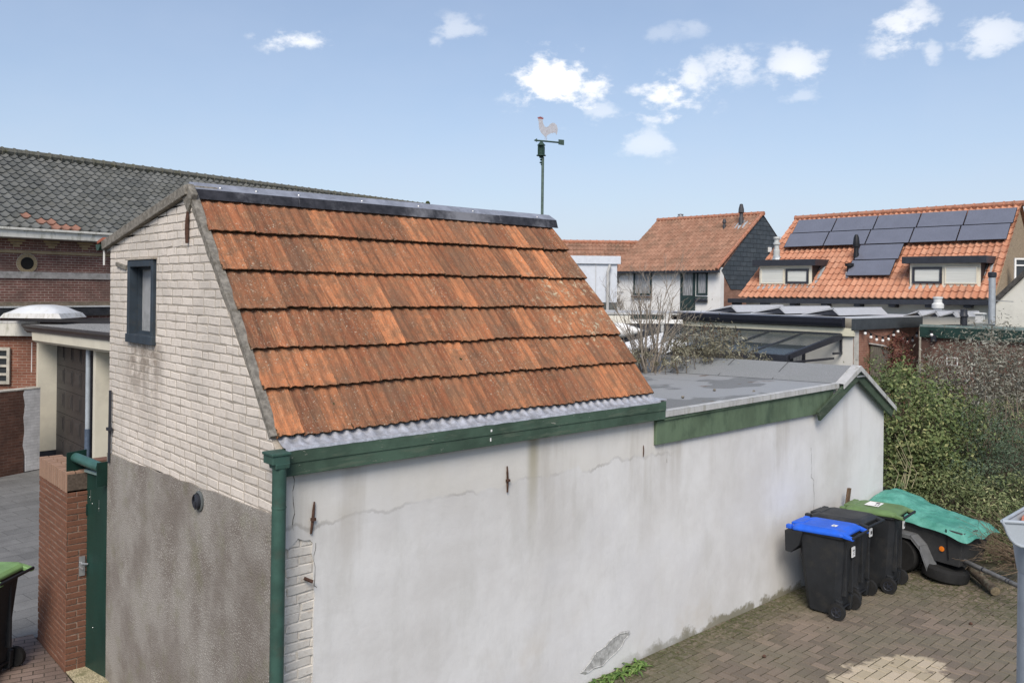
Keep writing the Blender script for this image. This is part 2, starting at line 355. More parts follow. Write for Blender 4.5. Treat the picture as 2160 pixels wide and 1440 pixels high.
# ------------------------------------------------------------------ mesh tools
def tag(o, label=None, cat=None, group=None, kind=None):
    for k, x in (('label', label), ('category', cat), ('group', group), ('kind', kind)):
        if x: o[k] = x
    return o
def thing(name, loc, label, cat, group=None):
    o = bpy.data.objects.new(name, None); COL.objects.link(o); o.location = loc; o.empty_display_size = .2
    return tag(o, label, cat, group)
def wloc(o):
    p = Vector((0, 0, 0))
    while o: p = p+Vector(o.location); o = o.parent
    return p
class MB:
    def __init__(s): s.v = []; s.f = []; s.t = []; s.e = None; s.sl = None; s.tint = None
    def face(s, idx, t=None): s.f.append(tuple(idx)); s.t.append(s.tint if s.tint is not None else (random.random() if t is None else t))
    def add(s, vs, fs, t=None):
        k = len(s.v); s.v += [Vector(p) for p in vs]
        tt = random.random() if t is None and s.tint is None else (s.tint if t is None else t)
        for f in fs: s.f.append(tuple(k+i for i in f)); s.t.append(tt)
        return s
    def box(s, c, d, rot=None, t=None, taper=1.0):
        hx, hy, hz = d[0]/2, d[1]/2, d[2]/2
        ps = [Vector((x*hx*(taper if z > 0 else 1), y*hy*(taper if z > 0 else 1), z*hz)) for z in (-1, 1) for y in (-1, 1) for x in (-1, 1)]
        if rot is not None: ps = [rot @ p for p in ps]
        c = Vector(c)
        return s.add([c+p for p in ps], [(0, 2, 3, 1), (4, 5, 7, 6), (0, 1, 5, 4), (2, 6, 7, 3), (0, 4, 6, 2), (1, 3, 7, 5)], t)
    def bb(s, lo, hi, t=None):
        lo, hi = Vector(lo), Vector(hi); return s.box((lo+hi)/2, hi-lo, None, t)
    def prism(s, poly, d, t=None):
        """poly: list of 3D points, d: extrusion vector"""
        n = len(poly); poly = [Vector(p) for p in poly]; d = Vector(d)
        return s.add(poly+[p+d for p in poly], [tuple(range(n)), tuple(range(2*n-1, n-1, -1))]+[(i, n+i, n+(i+1) % n, (i+1) % n) for i in range(n)], t)
    def quad(s, a, b, c, d, t=None): return s.add([a, b, c, d], [(0, 1, 2, 3)], t)
    def tube(s, pts, r, n=10, cap=True, t=None):
        pts = [Vector(p) for p in pts]; m = len(pts)
        rs = r if isinstance(r, (list, tuple)) else [r]*m
        k = len(s.v); ref = None
        tt = random.random() if t is None else t
        for i, p in enumerate(pts):
            tg = (pts[min(i+1, m-1)]-pts[max(i-1, 0)]).normalized()
            if ref is None: ref = tg.orthogonal().normalized()
            a = (ref-tg*ref.dot(tg))
            if a.length < 1e-6: a = tg.orthogonal()
            a.normalize(); ref = a; b = tg.cross(a)
            for j in range(n):
                q = 2*math.pi*j/n; s.v.append(p+(a*math.cos(q)+b*math.sin(q))*rs[i])
        for i in range(m-1):
            for j in range(n):
                s.f.append((k+i*n+j, k+i*n+(j+1) % n, k+(i+1)*n+(j+1) % n, k+(i+1)*n+j)); s.t.append(tt)
        if cap:
            s.f.append(tuple(k+j for j in range(n))[::-1]); s.f.append(tuple(k+(m-1)*n+j for j in range(n))); s.t += [tt, tt]
        return s
    def lathe(s, prof, c, axis=(0, 0, 1), n=24, t=None):
        ax = Vector(axis).normalized(); a = ax.orthogonal().normalized(); b = ax.cross(a); c = Vector(c)
        k = len(s.v); m = len(prof); tt = random.random() if t is None else t
        for r, h in prof:
            for j in range(n):
                q = 2*math.pi*j/n; s.v.append(c+ax*h+(a*math.cos(q)+b*math.sin(q))*max(r, 1e-4))
        for i in range(m-1):
            for j in range(n):
                s.f.append((k+i*n+j, k+i*n+(j+1) % n, k+(i+1)*n+(j+1) % n, k+(i+1)*n+j)); s.t.append(tt)
        s.f.append(tuple(k+j for j in range(n))[::-1]); s.f.append(tuple(k+(m-1)*n+j for j in range(n))); s.t += [tt, tt]
        return s
    def xf(s, mat):
        s.v = [mat @ p for p in s.v]; return s
    def build(s, name, mat, parent=None, smooth=False, bevel=0, loc=None, local=False, label=None, angle=40):
        me = bpy.data.meshes.new(name)
        off = Vector((0, 0, 0)) if local else (wloc(parent) if parent else Vector(loc or (0, 0, 0)))
        me.from_pydata([tuple(p-off) for p in s.v], [], s.f); me.update()
        at_ = me.attributes.new('tint', 'FLOAT', 'FACE'); at_.data.foreach_set('value', s.t)
        if s.e: a = me.attributes.new('edge', 'FLOAT', 'POINT'); a.data.foreach_set('value', s.e)
        if s.sl: a = me.attributes.new('slope', 'FLOAT_VECTOR', 'POINT'); a.data.foreach_set('vector', [x for p in s.sl for x in p])
        me.materials.append(mat)
        o = bpy.data.objects.new(name, me); COL.objects.link(o)
        if parent: o.parent = parent
        elif loc: o.location = loc
        if smooth:
            me.polygons.foreach_set('use_smooth', [True]*len(me.polygons))
            try: me.set_sharp_from_angle(angle=rad(angle))
            except Exception: pass
        if bevel:
            b = o.modifiers.new('bevel', 'BEVEL'); b.width = bevel; b.segments = 2; b.limit_method = 'ANGLE'
        if label: o['label'] = label
        return o
def children(o): return [c for c in bpy.data.objects if c.parent == o]
def copy_tree(o, parent=None):
    c = o.copy(); COL.objects.link(c); c.parent = parent
    for ch in children(o): copy_tree(ch, c)
    return c
def clip(poly, a, b, c):                      # keep a*x+b*y<=c in 2D
    r = []
    for i in range(len(poly)):
        p, q = poly[i], poly[(i+1) % len(poly)]
        dp, dq = a*p[0]+b*p[1]-c, a*q[0]+b*q[1]-c
        if dp <= 0: r.append(p)
        if dp*dq < 0: k = dp/(dp-dq); r.append((p[0]+(q[0]-p[0])*k, p[1]+(q[1]-p[1])*k))
    return r
def clipconvex(poly, cv):                     # cv counter-clockwise convex polygon
    for i in range(len(cv)):
        if not poly: return []
        p, q = cv[i], cv[(i+1) % len(cv)]
        nx, ny = q[1]-p[1], -(q[0]-p[0]); poly = clip(poly, nx, ny, nx*p[0]+ny*p[1])
    return poly
def brickwork(mb, cv, holes, to3, out, L_=.235, h=.0735, j=.011, z0=0, depth=.010, jit=.0022, seed=1):
    """real bricks in stretcher bond clipped to the convex outline cv; holes: rectangles (x0,x1,z0,z1)"""
    R = random.Random(seed); xs = [p[0] for p in cv]; zs = [p[1] for p in cv]
    r = int((min(zs)-z0)//h)-1
    while z0+r*h < max(zs):
        zb = z0+r*h; x = min(xs)-L_*(1.5 if r % 2 else 1)+R.uniform(-.012, .012)
        while x < max(xs):
            q = R.uniform(-.004, .004); ln = L_*(.5 if R.random() < .05 else 1)+R.uniform(-.008, .008)
            rects = [(x+j/2, x+ln-j/2, zb+j/2+R.uniform(-.0015, .0015), zb+h-j/2+R.uniform(-.0015, .0015))]
            x += ln
            for hx0, hx1, hz0, hz1 in holes:
                nr = []
                for a, b, c, d in rects:
                    if b <= hx0 or a >= hx1 or d <= hz0 or c >= hz1: nr.append((a, b, c, d)); continue
                    if a < hx0: nr.append((a, hx0, c, d))
                    if b > hx1: nr.append((hx1, b, c, d))
                    if c < hz0 < d and hz0-c > .01: nr.append((max(a, hx0), min(b, hx1), c, hz0))
                    if c < hz1 < d and d-hz1 > .01: nr.append((max(a, hx0), min(b, hx1), hz1, d))
                rects = nr
            for a, b, c, d in rects:
                if b-a < .02 or d-c < .012: continue
                po = [(a, c+q), (b, c-q), (b, d-q), (a, d+q)]
                po = [(px_+R.uniform(-jit, jit), pz+R.uniform(-jit, jit)) for px_, pz in po]
                po = clipconvex(po, cv)
                if len(po) < 3: continue
                cx = sum(p[0] for p in po)/len(po); cz = sum(p[1] for p in po)/len(po)
                dd = depth*R.uniform(.7, 1.3)
                back = [to3(p[0], p[1]) for p in po]
                front = [to3(cx+(p[0]-cx)*(1-.006/max(.02, abs(p[0]-cx))), cz+(p[1]-cz)*(1-.005/max(.012, abs(p[1]-cz))))+out*dd for p in po]
                n = len(po)
                mb.add(back+front, [tuple(range(n, 2*n))]+[(i, (i+1) % n, n+(i+1) % n, n+i) for i in range(n)])
        r += 1
V = Vector
GZ = .1
PI = math.pi

# ------------------------------------------------------------------ ground
def sheet(name, pts, z, mat, thick=0):
    mb = MB(); mb.add([(p[0], p[1], z) for p in pts], [tuple(range(len(pts)))]); o = mb.build(name, mat); tag(o, kind='structure'); return o
m_soil = plain('garden_soil', (.075, .065, .042), .95, var=.35, scale=3, dirt=(.06, .07, .03), dscale=1.5, bump=.6, bscale=20)
AZ = -.12
sheet('ground', [(-900, -900), (900, -900), (900, 900), (-900, 900)], AZ-.03, m_soil)
sheet('garden_ground', [(.02, -200), (300, -200), (300, 300), (4.3, 300), (4.3, 3.6), (.02, 3.6)], GZ-.05, m_soil)
m_joint = plain('paving_joint_sand', (.06, .052, .036), .95, var=.4, scale=14, dirt=(.035, .042, .015), dscale=2)
sheet('paving_bed', [(-.1, -9), (11.2, -9), (11.2, .02), (-.1, .02)], GZ-.008, m_joint)
def herringbone():
    mb = MB(); w, l = .105, .21; R = random.Random(5)
    # 90 degree herringbone laid square to the wall
    for a in range(-60, 4):
        for b in range(-60, 60):
            ox = -a*w+b*2*l; oy = a*w
            for bx, by, dx, dy in ((ox, oy, l, w), (ox+l, oy, w, l)):
                if bx < 2.9 or bx > 10.3 or by < -5.2 or by > -.02: continue
                if by+dy > 0: dy = -by
                if dy < .03: continue
                zt = GZ+R.uniform(-.003, .003); g_ = .0045; e = .006
                x0, x1, y0, y1 = bx+g_, bx+dx-g_, by+g_, by+dy-g_
                t1, t2 = R.uniform(-.002, .002), R.uniform(-.002, .002)
                mb.add([(x0, y0, zt-.012), (x1, y0, zt-.012), (x1, y1, zt-.012), (x0, y1, zt-.012),
                        (x0+e, y0+e, zt+t1), (x1-e, y0+e, zt-t1), (x1-e, y1-e, zt+t2), (x0+e, y1-e, zt-t2)],
                       [(4, 5, 6, 7), (0, 1, 5, 4), (1, 2, 6, 5), (2, 3, 7, 6), (3, 0, 4, 7)], R.random())
    return mb
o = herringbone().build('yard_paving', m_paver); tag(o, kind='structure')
# alley on the left: grey slabs, brick clinkers near the bin
def slabmat(name, c1, c2, mortar, w, h, ms, rot=0, off=.5):
    m, t, b = principled(name, .75, 0, .35); g = G(t)
    mp = g.n('ShaderNodeMapping'); mp.inputs['Rotation'].default_value = (0, 0, rot); g.l(g.P(), mp.inputs[0])
    bt = g.n('ShaderNodeTexBrick'); g.l(mp.outputs[0], bt.inputs[0]); bt.inputs['Scale'].default_value = 1; bt.offset = off
    bt.inputs['Brick Width'].default_value = w; bt.inputs['Row Height'].default_value = h; bt.inputs['Mortar Size'].default_value = ms/2; bt.inputs['Mortar Smooth'].default_value = .3
    bt.inputs['Color1'].default_value = (*c1, 1); bt.inputs['Color2'].default_value = (*c2, 1); bt.inputs['Mortar'].default_value = (*mortar, 1)
    c = g.mix(g.ramp(g.noise(1.6, 6, .65), .4, .65, 0, .5), bt.outputs[0], tuple(x*.6 for x in c1))
    c = g.mix(g.ramp(g.noise(60, 4, .8), .45, .75, 0, .45), c, tuple(x*1.7 for x in c2))
    g.l(c, b.inputs['Base Color']); g.bump(g.m('ADD', g.m('MULTIPLY', bt.outputs['Fac'], -1), g.m('MULTIPLY', g.noise(40, 4), .3)), .7, .008, b)
    return m
sheet('alley_paving', [(-9, 5.3), (-.3, 5.3), (.2, 5.3), (3.6, 15), (3.6, 60), (-9, 60)], AZ, slabmat('grey_concrete_slab', (.14, .142, .142), (.185, .186, .185), (.045, .045, .042), .6, .3, .008, rad(-8)))
sheet('alley_clinkers', [(-9, 1.2), (-.30, 1.2), (-.30, 5.42), (-9, 5.9)], AZ+.004, slabmat('clinker_brick_paving', (.155, .115, .095), (.22, .165, .14), (.03, .028, .02), .21, .105, .012, rad(14)))
sheet('gravel_strip', [(-.29, 1.2), (.05, 1.2), (.05, 4.1), (-.29, 4.1)], AZ+.012, plain('yellow_gravel', (.40, .35, .23), .9, var=.6, scale=55, dirt=(.15, .15, .07), dscale=8, bump=1, bscale=60))

# ================================================================== THE SHED
shed = thing('brick_shed', (0, 0, GZ), 'cream painted brick shed with a steep moss-streaked orange tile roof', 'shed')
XR = 4.40                      # right-hand end of the tiled roof
# gable: mortar-coloured wall with real bricks on it, window opening left free
GP = [(.001, 2.345), (3.70, 2.235), (3.72, 4.40), (1.66, 4.76), (1.60, 4.76), (1.33, 4.447), (1.035, 4.112), (.758, 3.80), (.52, 3.495), (.287, 3.205), (.045, 2.86), (.001, 2.80)]
WIN = (2.395, 3.10, 3.44, 4.235)
def gable_pieces():
    yield clip(GP, 1, 0, WIN[0]); yield clip(GP, -1, 0, -WIN[1])
    mid = clip(clip(GP, -1, 0, -WIN[0]), 1, 0, WIN[1])
    yield clip(mid, 0, 1, WIN[2]); yield clip(mid, 0, -1, -WIN[3])
mb = MB()
for p in gable_pieces(): mb.prism([(0, y, z) for y, z in p], (.2, 0, 0))
gw = mb.build('gable_wall', m_mortar, shed)
mb = MB()
hull = [(0, 2.34), (3.70, 2.23), (3.72, 4.40), (1.62, 4.76), (1.33, 4.447), (.758, 3.83), (.03, 2.87), (0, 2.8)]
CVX = [(-.0, 2.20), (3.70, 2.20), (3.72, 4.40), (1.64, 4.755), (.0, 2.83)]
brickwork(mb, CVX, [(WIN[0]-.012, WIN[1]+.012, WIN[2]-.01, WIN[3]+.012)], lambda y, z: V((-.0015, y, z)), V((-1, 0, 0)), z0=2.20, seed=3, depth=.0032, j=.0125, jit=.003)
mb.build('painted_brick', m_gbrick, gw)
# concrete verge slab on the rear slope and mortar fillet along the tiles
mb = MB()
mb.prism([(-.05, 3.86, 4.36), (-.05, 1.60, 4.78), (-.05, 1.62, 4.868), (-.05, 3.88, 4.455)], (.30, 0, 0))
mb.build('verge_slab', m_verge, shed, bevel=.008)
mb = MB(); fr = [(1.60, 4.80), (1.33, 4.48), (1.035, 4.142), (.758, 3.83), (.52, 3.53), (.287, 3.235), (.03, 2.90)]
R = random.Random(2)
for i in range(len(fr)-1):
    (y0, z0), (y1, z1) = fr[i], fr[i+1]
    nn = 5
    for k in range(nn):
        a, b = k/nn, (k+1)/nn; w0, w1 = .055+R.uniform(-.012, .014)+(.02 if i > 2 else 0)*0, .055+R.uniform(-.012, .014)
        w0 *= .72; w1 *= .72
        if i > 2: w0 *= .5; w1 *= .5
        p0 = V((0, y0+(y1-y0)*a, z0+(z1-z0)*a)); p1 = V((0, y0+(y1-y0)*b, z0+(z1-z0)*b)); d = V((0, .79, -.62)); 
        mb.prism([p0+V((-.017, 0, 0))+V((0, -.012, .008)), p1+V((-.017, 0, 0))+V((0, -.012, .008)), p1+V((-.017, 0, 0))+d*w1, p0+V((-.017, 0, 0))+d*w0], (.07, 0, 0))
mb.build('mortar_fillet', m_verge, shed)
# the peak where the verges meet
mb = MB(); mb.prism([(-.03, 1.54, 4.70), (-.03, 1.50, 4.78), (-.03, 1.60, 4.875), (-.03, 1.74, 4.86), (-.03, 1.72, 4.76), (-.03, 1.60, 4.62)], (.06, 0, 0)); mb.build('verge_peak', m_verge, shed, bevel=.01)
# cement render below
mb = MB(); mb.prism([(-.022, -.004, -.2), (-.022, 3.66, -.2), (-.022, 3.70, 2.235)]+[(-.022, y, 2.345-(y)*.0297+R.uniform(-.012, .012)) for y in [3.5-.25*i for i in range(14)]]+[(-.022, -.004, 2.345)], (.0205, 0, 0))
mb.build('cement_render', m_peb, shed)
# window
win = MB()
y0, y1, z0, z1 = WIN
for lo, hi in (((-.035, y0, z0), (.12, y0+.055, z1)), ((-.035, y1-.065, z0), (.12, y1, z1)), ((-.036, y0+.055, z1-.065), (.12, y1-.065, z1)), ((-.045, y0-.01, z0-.01), (.121, y1+.012, z0+.075))):
    win.bb(lo, hi)
wf = win.build('window_frame', m_bluegrey, shed, bevel=.006)
MB().bb((.085, y0+.055, z0+.07), (.095, y1-.065, z1-.065)).build('window_pane', plain('frosted_pane', (.34, .35, .36), .3, var=.12, scale=5, dirt=(.22, .23, .23), dscale=6, spec=.5), wf)
mb = MB(); a_ = .025
mb.bb((.05, y0+.055, z0+.075), (.085, y0+.055+a_, z1-.066)).bb((.05, y1-.065-a_, z0+.075), (.085, y1-.065, z1-.066)).bb((.05, y0+.08, z0+.075), (.0845, y1-.09, z0+.105)).bb((.051, y0+.08, z1-.09), (.0845, y1-.09, z1-.066))
mb.build('window_sash', m_bluegrey, wf)
MB().bb((-.045, y0-.03, z1+.002), (.0, y1+.03, z1+.022)).build('lintel_strip', m_mortar, shed, bevel=.004)
MB().box((-.012, 3.34, 4.185), (.03, .30, .045), Matrix.Rotation(rad(8), 3, 'X')).build('patched_lintel', m_verge, shed, bevel=.008)
# front wall: old painted brick showing where the stucco has come off near the corner
mb = MB(); mb.bb((.206, .022, GZ-.05), (4.42, .22, 2.62)); mb.bb((.004, .022, GZ-.05), (.206, .06, 2.3)); bw = mb.build('front_wall', plain('limewashed_mortar', (.56, .53, .48), .95, var=.15, scale=14, bump=.6, bscale=50), shed)
mb = MB(); brickwork(mb, [(.0, GZ-.04), (.42, GZ-.04), (.42, 2.16), (0, 2.16)], [], lambda x, z: V((x, .022, z)), V((0, -1, 0)), L_=.22, h=.07, j=.007, z0=GZ, depth=.011, jit=.008, seed=9)
mb.build('exposed_brick', m_wbrick, bw)
jag = [(.004, 2.62), (.004, 2.06), (.04, 2.05), (.085, 2.08), (.12, 2.065), (.17, 2.10), (.20, 2.13), (.25, 2.105), (.30, 2.10), (.325, 2.07), (.315, 2.0), (.335, 1.93), (.33, 1.8), (.345, 1.66), (.335, 1.5), (.34, 1.2), (.33, .9), (.335, .6), (.325, .3), (.33, GZ-.04), (4.42, GZ-.04), (4.42, 2.62)]
mb = MB(); mb.prism([(x, 0, z) for x, z in jag], (0, .0215, 0)); mb.build('stucco', m_stucco, shed)
# shallow shell of lost render low on the wall
def blob(name, pts, y, mat, par, th=.006):
    mb = MB(); mb.prism([(x, y-th, z) for x, z in pts], (0, th, 0)); return mb.build(name, mat, par)
pl = [(3.30, .20), (3.42, .27), (3.52, .35), (3.66, .37), (3.78, .43), (3.92, .45), (4.05, .43), (4.07, .39), (4.0, .36), (3.95, .30), (3.84, .25), (3.72, .215), (3.62, .17), (3.48, .185), (3.38, .165)]
pl = [(x-.02, z+.02) for x, z in pl]
mb = MB(); c0 = V((3.7, 0, .30)); n = len(pl)
outer = [V((x, -.0015, z)) for x, z in pl]; inner = [c0+(V((x, 0, z))-c0)*.90+V((0, -.010, 0)) for x, z in pl]; inner2 = [c0+(V((x, 0, z))-c0)*.84+V((0, -.003, 0)) for x, z in pl]
mb.add(outer+inner+inner2, [(i, (i+1) % n, n+(i+1) % n, n+i) for i in range(n)]+[(n+i, n+(i+1) % n, 2*n+(i+1) % n, 2*n+i) for i in range(n)]+[tuple(range(2*n, 3*n))])
mb.build('render_scar', plain('bare_grey_render', (.42, .42, .41), .95, var=.25, scale=20, dirt=(.2, .2, .19), dscale=9, bump=.6), shed)
# cracks
m_crack = plain('crack_shadow_line', (.10, .09, .075), .95)
def crack(pts, par, w=.0035, y=-.001, seed=0, nm='crack'):
    R = random.Random(seed); q = []
    for (a, b), (c, d) in zip(pts, pts[1:]):
        k = max(2, int(math.hypot(c-a, d-b)/.04))
        q += [(a+(c-a)*i/k+R.uniform(-.008, .008), b+(d-b)*i/k) for i in range(k)]
    q.append(pts[-1]); mb = MB()
    for (a, b), (c, d) in zip(q, q[1:]):
        t = V((c-a, 0, d-b)).normalized(); s_ = V((t.z, 0, -t.x))*w*R.uniform(.3, 1)
        mb.quad(V((a, y, b))-s_, V((c, y, d))-s_, V((c, y, d))+s_, V((a, y, b))+s_)
    return mb.build(nm, m_crack, par)
crack([(.16, 2.61), (.155, 2.45), (.165, 2.32), (.16, 2.2)], shed, seed=1)
crack([(.34, 2.07), (.34, 1.75), (.36, 1.73)], shed, seed=2, w=.003)
# rusty wall anchors
def anchor(p0, p1, par, r=.012, bend=V((0, -.004, 0)), nail=True):
    mb = MB(); p0, p1 = V(p0), V(p1); mid = (p0+p1)/2+bend
    mb.tube([p0, p0.lerp(mid, .5), mid, mid.lerp(p1, .5), p1], [r*.6, r, r*1.05, r, r*.8], 7)
    if nail: mb.box(mid+V((0, -.006, -.01)) if abs(bend.y) > 0 else mid+V((-.006, 0, 0)), (.034, .026, .022))
    mb.build('wall_anchor', m_rust, par)
anchor((.325, -.012, 2.385), (.300, -.012, 2.15), shed, .011)
anchor((2.275, -.010, 2.395), (2.278, -.014, 2.16), shed, .010)
anchor((4.22, -.008, 2.36), (4.22, -.008, 2.24), shed, .006, nail=False)
anchor((-.022, 1.605, 4.64), (-.026, 1.605, 4.36), shed, .017, V((-.004, 0, 0)), False)
MB().tube([(.245, -.015, 1.83), (.30, -.05, 1.80)], .013, 7).build('wall_stub', m_rust, shed)
mb = MB(); mb.tube([(-.03, 3.585, 2.90), (-.035, 3.585, 2.15)], .014, 6); mb.box((-.035, 3.585, 2.50), (.04, .09, .03)); mb.build('long_wall_anchor', m_anth, shed)
# round vent
vent = MB(); c = V((-.022, 1.272, 2.20))
vent.lathe([(.085, 0), (.085, .012), (.07, .02), (.066, .012), (.0, .012)], c, (-1, 0, 0), 28)
vo = vent.build('wall_vent', plain('grey_vent', (.10, .11, .11), .5), shed, smooth=True)
mb = MB()
for k in range(5): mb.lathe([(.062-.012*k, .0), (.062-.012*k, .03), (.056-.012*k, .034), (.054-.012*k, .0)], c+V((-.012, 0, 0)), (-1, 0, 0), 24)
mb.box(c+V((-.04, 0, 0)), (.008, .012, .13)); mb.build('vent_grille', m_anth, vo, smooth=True)

# ---- tiles
def near_tiles():
    mb = MB(); mb.e = []; mb.sl = []
    rows = [(1.600, 4.752), (1.33, 4.447), (1.035, 4.112), (.758, 3.801), (.52, 3.495), (.287, 3.205), (.045, 2.885)]
    R = random.Random(11); NC = 21; w = (XR-.02-.035)/NC; acc = 0
    for r in range(6):
        (ya, za), (yb, zb) = rows[r], rows[r+1]
        d = V((0, yb-ya, zb-za)); ln = d.length; d.normalize(); nrm = V((0, d.z, -d.y)); nrm = nrm if nrm.z > 0 else -nrm
        base_t = R.uniform(-.02, .02)
        for c_ in range(NC):
            x0 = .035+c_*w; tv = min(1, max(0, R.gauss(.45, .36))); lift = R.uniform(0, .006); slip = R.uniform(-.006, .008)+.004*math.sin(c_*1.1+r); tl = R.uniform(-.004, .004)
            nx = 12; nz_ = 6; k = len(mb.v)
            for iz in range(nz_+1):
                s_ = iz/nz_; along = -.05+(ln+.05+.012+slip)*s_; h0 = .004+.042*s_+lift*s_
                for ix in range(nx+1):
                    f = ix/nx; x = x0+f*w*1.0
                    pf = .0062*math.cos(f*4*PI)*(1) + (.006 if f > .93 else 0) - (.012 if f < .035 else 0)
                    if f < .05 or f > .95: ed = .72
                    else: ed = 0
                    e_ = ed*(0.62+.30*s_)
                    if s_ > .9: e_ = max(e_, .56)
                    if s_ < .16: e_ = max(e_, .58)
                    p = V((x+tl*s_, ya, za))+d*along+nrm*(h0+pf)
                    if iz == nz_: p += d*(.009*math.cos(f*4*PI)+R.uniform(-.0015, .0015))
                    mb.v.append(p); mb.e.append(e_); mb.sl.append((x+r*7.3+c_*3.1, acc+along, tv))
            for iz in range(nz_):
                for ix in range(nx):
                    a = k+iz*(nx+1)+ix; mb.f.append((a, a+1, a+nx+2, a+nx+1)); mb.t.append(tv)
            # thick bottom edge
            k2 = len(mb.v); a0 = k+nz_*(nx+1)
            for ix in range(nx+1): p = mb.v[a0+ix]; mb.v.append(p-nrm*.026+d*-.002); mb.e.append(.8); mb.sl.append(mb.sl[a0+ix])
            for ix in range(nx): mb.f.append((a0+ix, a0+ix+1, k2+ix+1, k2+ix)); mb.t.append(tv)
            # closing cheeks on the outer edges
            for side in ((0, nx) if c_ in (0, NC-1) else ()):
                if (c_ == 0) != (side == 0): continue
                kk = len(mb.v)
                for iz in range(nz_+1): p = mb.v[k+iz*(nx+1)+side]; mb.v.append(p-nrm*.03); mb.e.append(.4); mb.sl.append(mb.sl[k+iz*(nx+1)+side])
                for iz in range(nz_): a = k+iz*(nx+1)+side; mb.f.append((a, a+nx+1, kk+iz+1, kk+iz)); mb.t.append(tv)
        acc += ln
    return mb
near_tiles().build('roof_tiles', m_tile, shed, smooth=True, angle=50)
# underlay coloured black to paint the shade in the tile gaps, closed body
mb = MB(); rows = [(1.600, 4.752), (1.33, 4.447), (1.035, 4.112), (.758, 3.801), (.52, 3.495), (.287, 3.205), (.045, 2.885)]
for (ya, za), (yb, zb) in zip(rows, rows[1:]):
    mb.add([(.05, ya, za-.012), (XR-.03, ya, za-.012), (XR-.03, yb, zb-.012), (.05, yb, zb-.012)], [(0, 1, 2, 3)])
mb.prism([(XR-.03, y, z-.012) for y, z in rows]+[(XR-.03, 0.02, 2.60), (XR-.03, 1.6, 2.60)], (-.03, 0, 0))
mb.build('gap_shade_underlay', m_dark, shed)
# moss tufts sitting in the joints
mb = MB(); R = random.Random(4)
mo_m = plain('roof_moss', (.035, .045, .014), .98, var=.5, scale=60, bump=1, bscale=150)
def moss(px_, py_, r):
    p = None
    # find the roof surface at the sight line: test each slope facet
    for (ya, za), (yb, zb) in zip(rows, rows[1:]):
        d = V((0, yb-ya, zb-za)); nn = V((0, d.z, -d.y)).normalized(); nn = nn if nn.z > 0 else -nn
        rr = ray(px_, py_); t = ((V((0, ya, za))-CAM).dot(nn))/rr.dot(nn); q = CAM+rr*t
        if zb-.01 <= q.z <= za+.01: p = q+nn*.02; break
    if p is None: return
    for _ in range(7):
        o_ = V((R.uniform(-r, r), R.uniform(-r, r)*.3, R.uniform(-r, r))); a = r*R.uniform(.3, .6)
        mb.lathe([(a*.3, -a*.4), (a, 0), (a*.8, a*.5), (a*.2, a*.8)], p+o_*.8, (R.uniform(-.2, .2), -.6, .7), 7)
for q in ((968, 763, .022), (904, 708, .016), (1089, 707, .012), (855, 690, .014), (766, 497, .013), (758, 480, .012), (700, 640, .016), (1027, 842, .010), (700, 855, .012), (585, 902, .01), (853, 785, .014), (760, 795, .012), (745, 700, .01)): moss(*q)
for r in range(1, 7):
    for k in range(70):
        x = R.uniform(.06, XR-.08); (ya, za) = rows[r]; a = R.uniform(.003, .009)
        mb.lathe([(a*.5, -a*.4), (a, 0), (a*.5, a*.8)], (x, ya-.012+R.uniform(-.008, .012), za+.018+R.uniform(-.012, .008)), (0, -.7, .7), 5)
tag(mb.build('moss', mo_m, shed, smooth=True), kind='stuff')
# sheet ridge in lapped lengths with screws
cuts = [.03, 1.02, 2.62, 3.55, 4.46]; mb = MB(); mk = MB()
for i in range(4):
    a, b = cuts[i], cuts[i+1]+.012; e = .002*(i % 2)+.001*i
    def sec(x, dz=0): return [V((x, 1.555-e, 4.752-e)), V((x, 1.585-e, 4.835+e+dz)), V((x, 1.71, 4.905+e+dz)), V((x, 1.84, 4.850+e))]
    n_ = 10
    for k in range(n_):
        xa, xb = a+(b-a)*k/n_, a+(b-a)*(k+1)/n_; A, B = sec(xa), sec(xb)
        for q in (1, 2): mb.quad(A[q], B[q], B[q+1], A[q+1])
        mk.quad(A[0], B[0], B[1], A[1]); mk.quad(A[0]+V((0, -.012, -.006)), B[0]+V((0, -.012, -.006)), B[0], A[0])
    mb.add(sec(b if i == 3 else b), [(0, 1, 2, 3)]); mb.add(sec(a), [(0, 1, 2, 3)])
rg = mb.build('ridge_cap', m_zinc, shed); mk.build('ridge_cap_face', m_ridgeblk, rg)
for x in (.28, .62, 1.05, 1.75, 2.45, 3.2, 4.2): MB().lathe([(.016, 0), (.017, .004), (.012, .010), (.011, .014), (0, .016)], (x, 1.635, 4.862), (0, -.4, .9), 10).build('ridge_screw', m_steel, rg, smooth=True)
mb = MB(); mb.prism([(.0, 1.66, 4.80), (.0, 3.86, 4.40), (.0, 3.86, 4.34), (.0, 1.66, 4.70)], (4.40, 0, 0)); mb.build('rear_roof', m_felt, shed)
mb = MB(); mb.bb((0.2, 3.5, GZ), (4.4, 3.70, 4.36)); mb.bb((4.20, .22, GZ), (4.40, 3.5, 2.6)); mb.prism([(4.2, .22, 2.6), (4.2, 3.6, 2.6), (4.2, 3.6, 4.34), (4.2, 1.66, 4.72), (4.2, 1.58, 4.70), (4.2, .22, 2.95)], (.17, 0, 0)); mb.build('back_wall', m_mortar, shed)
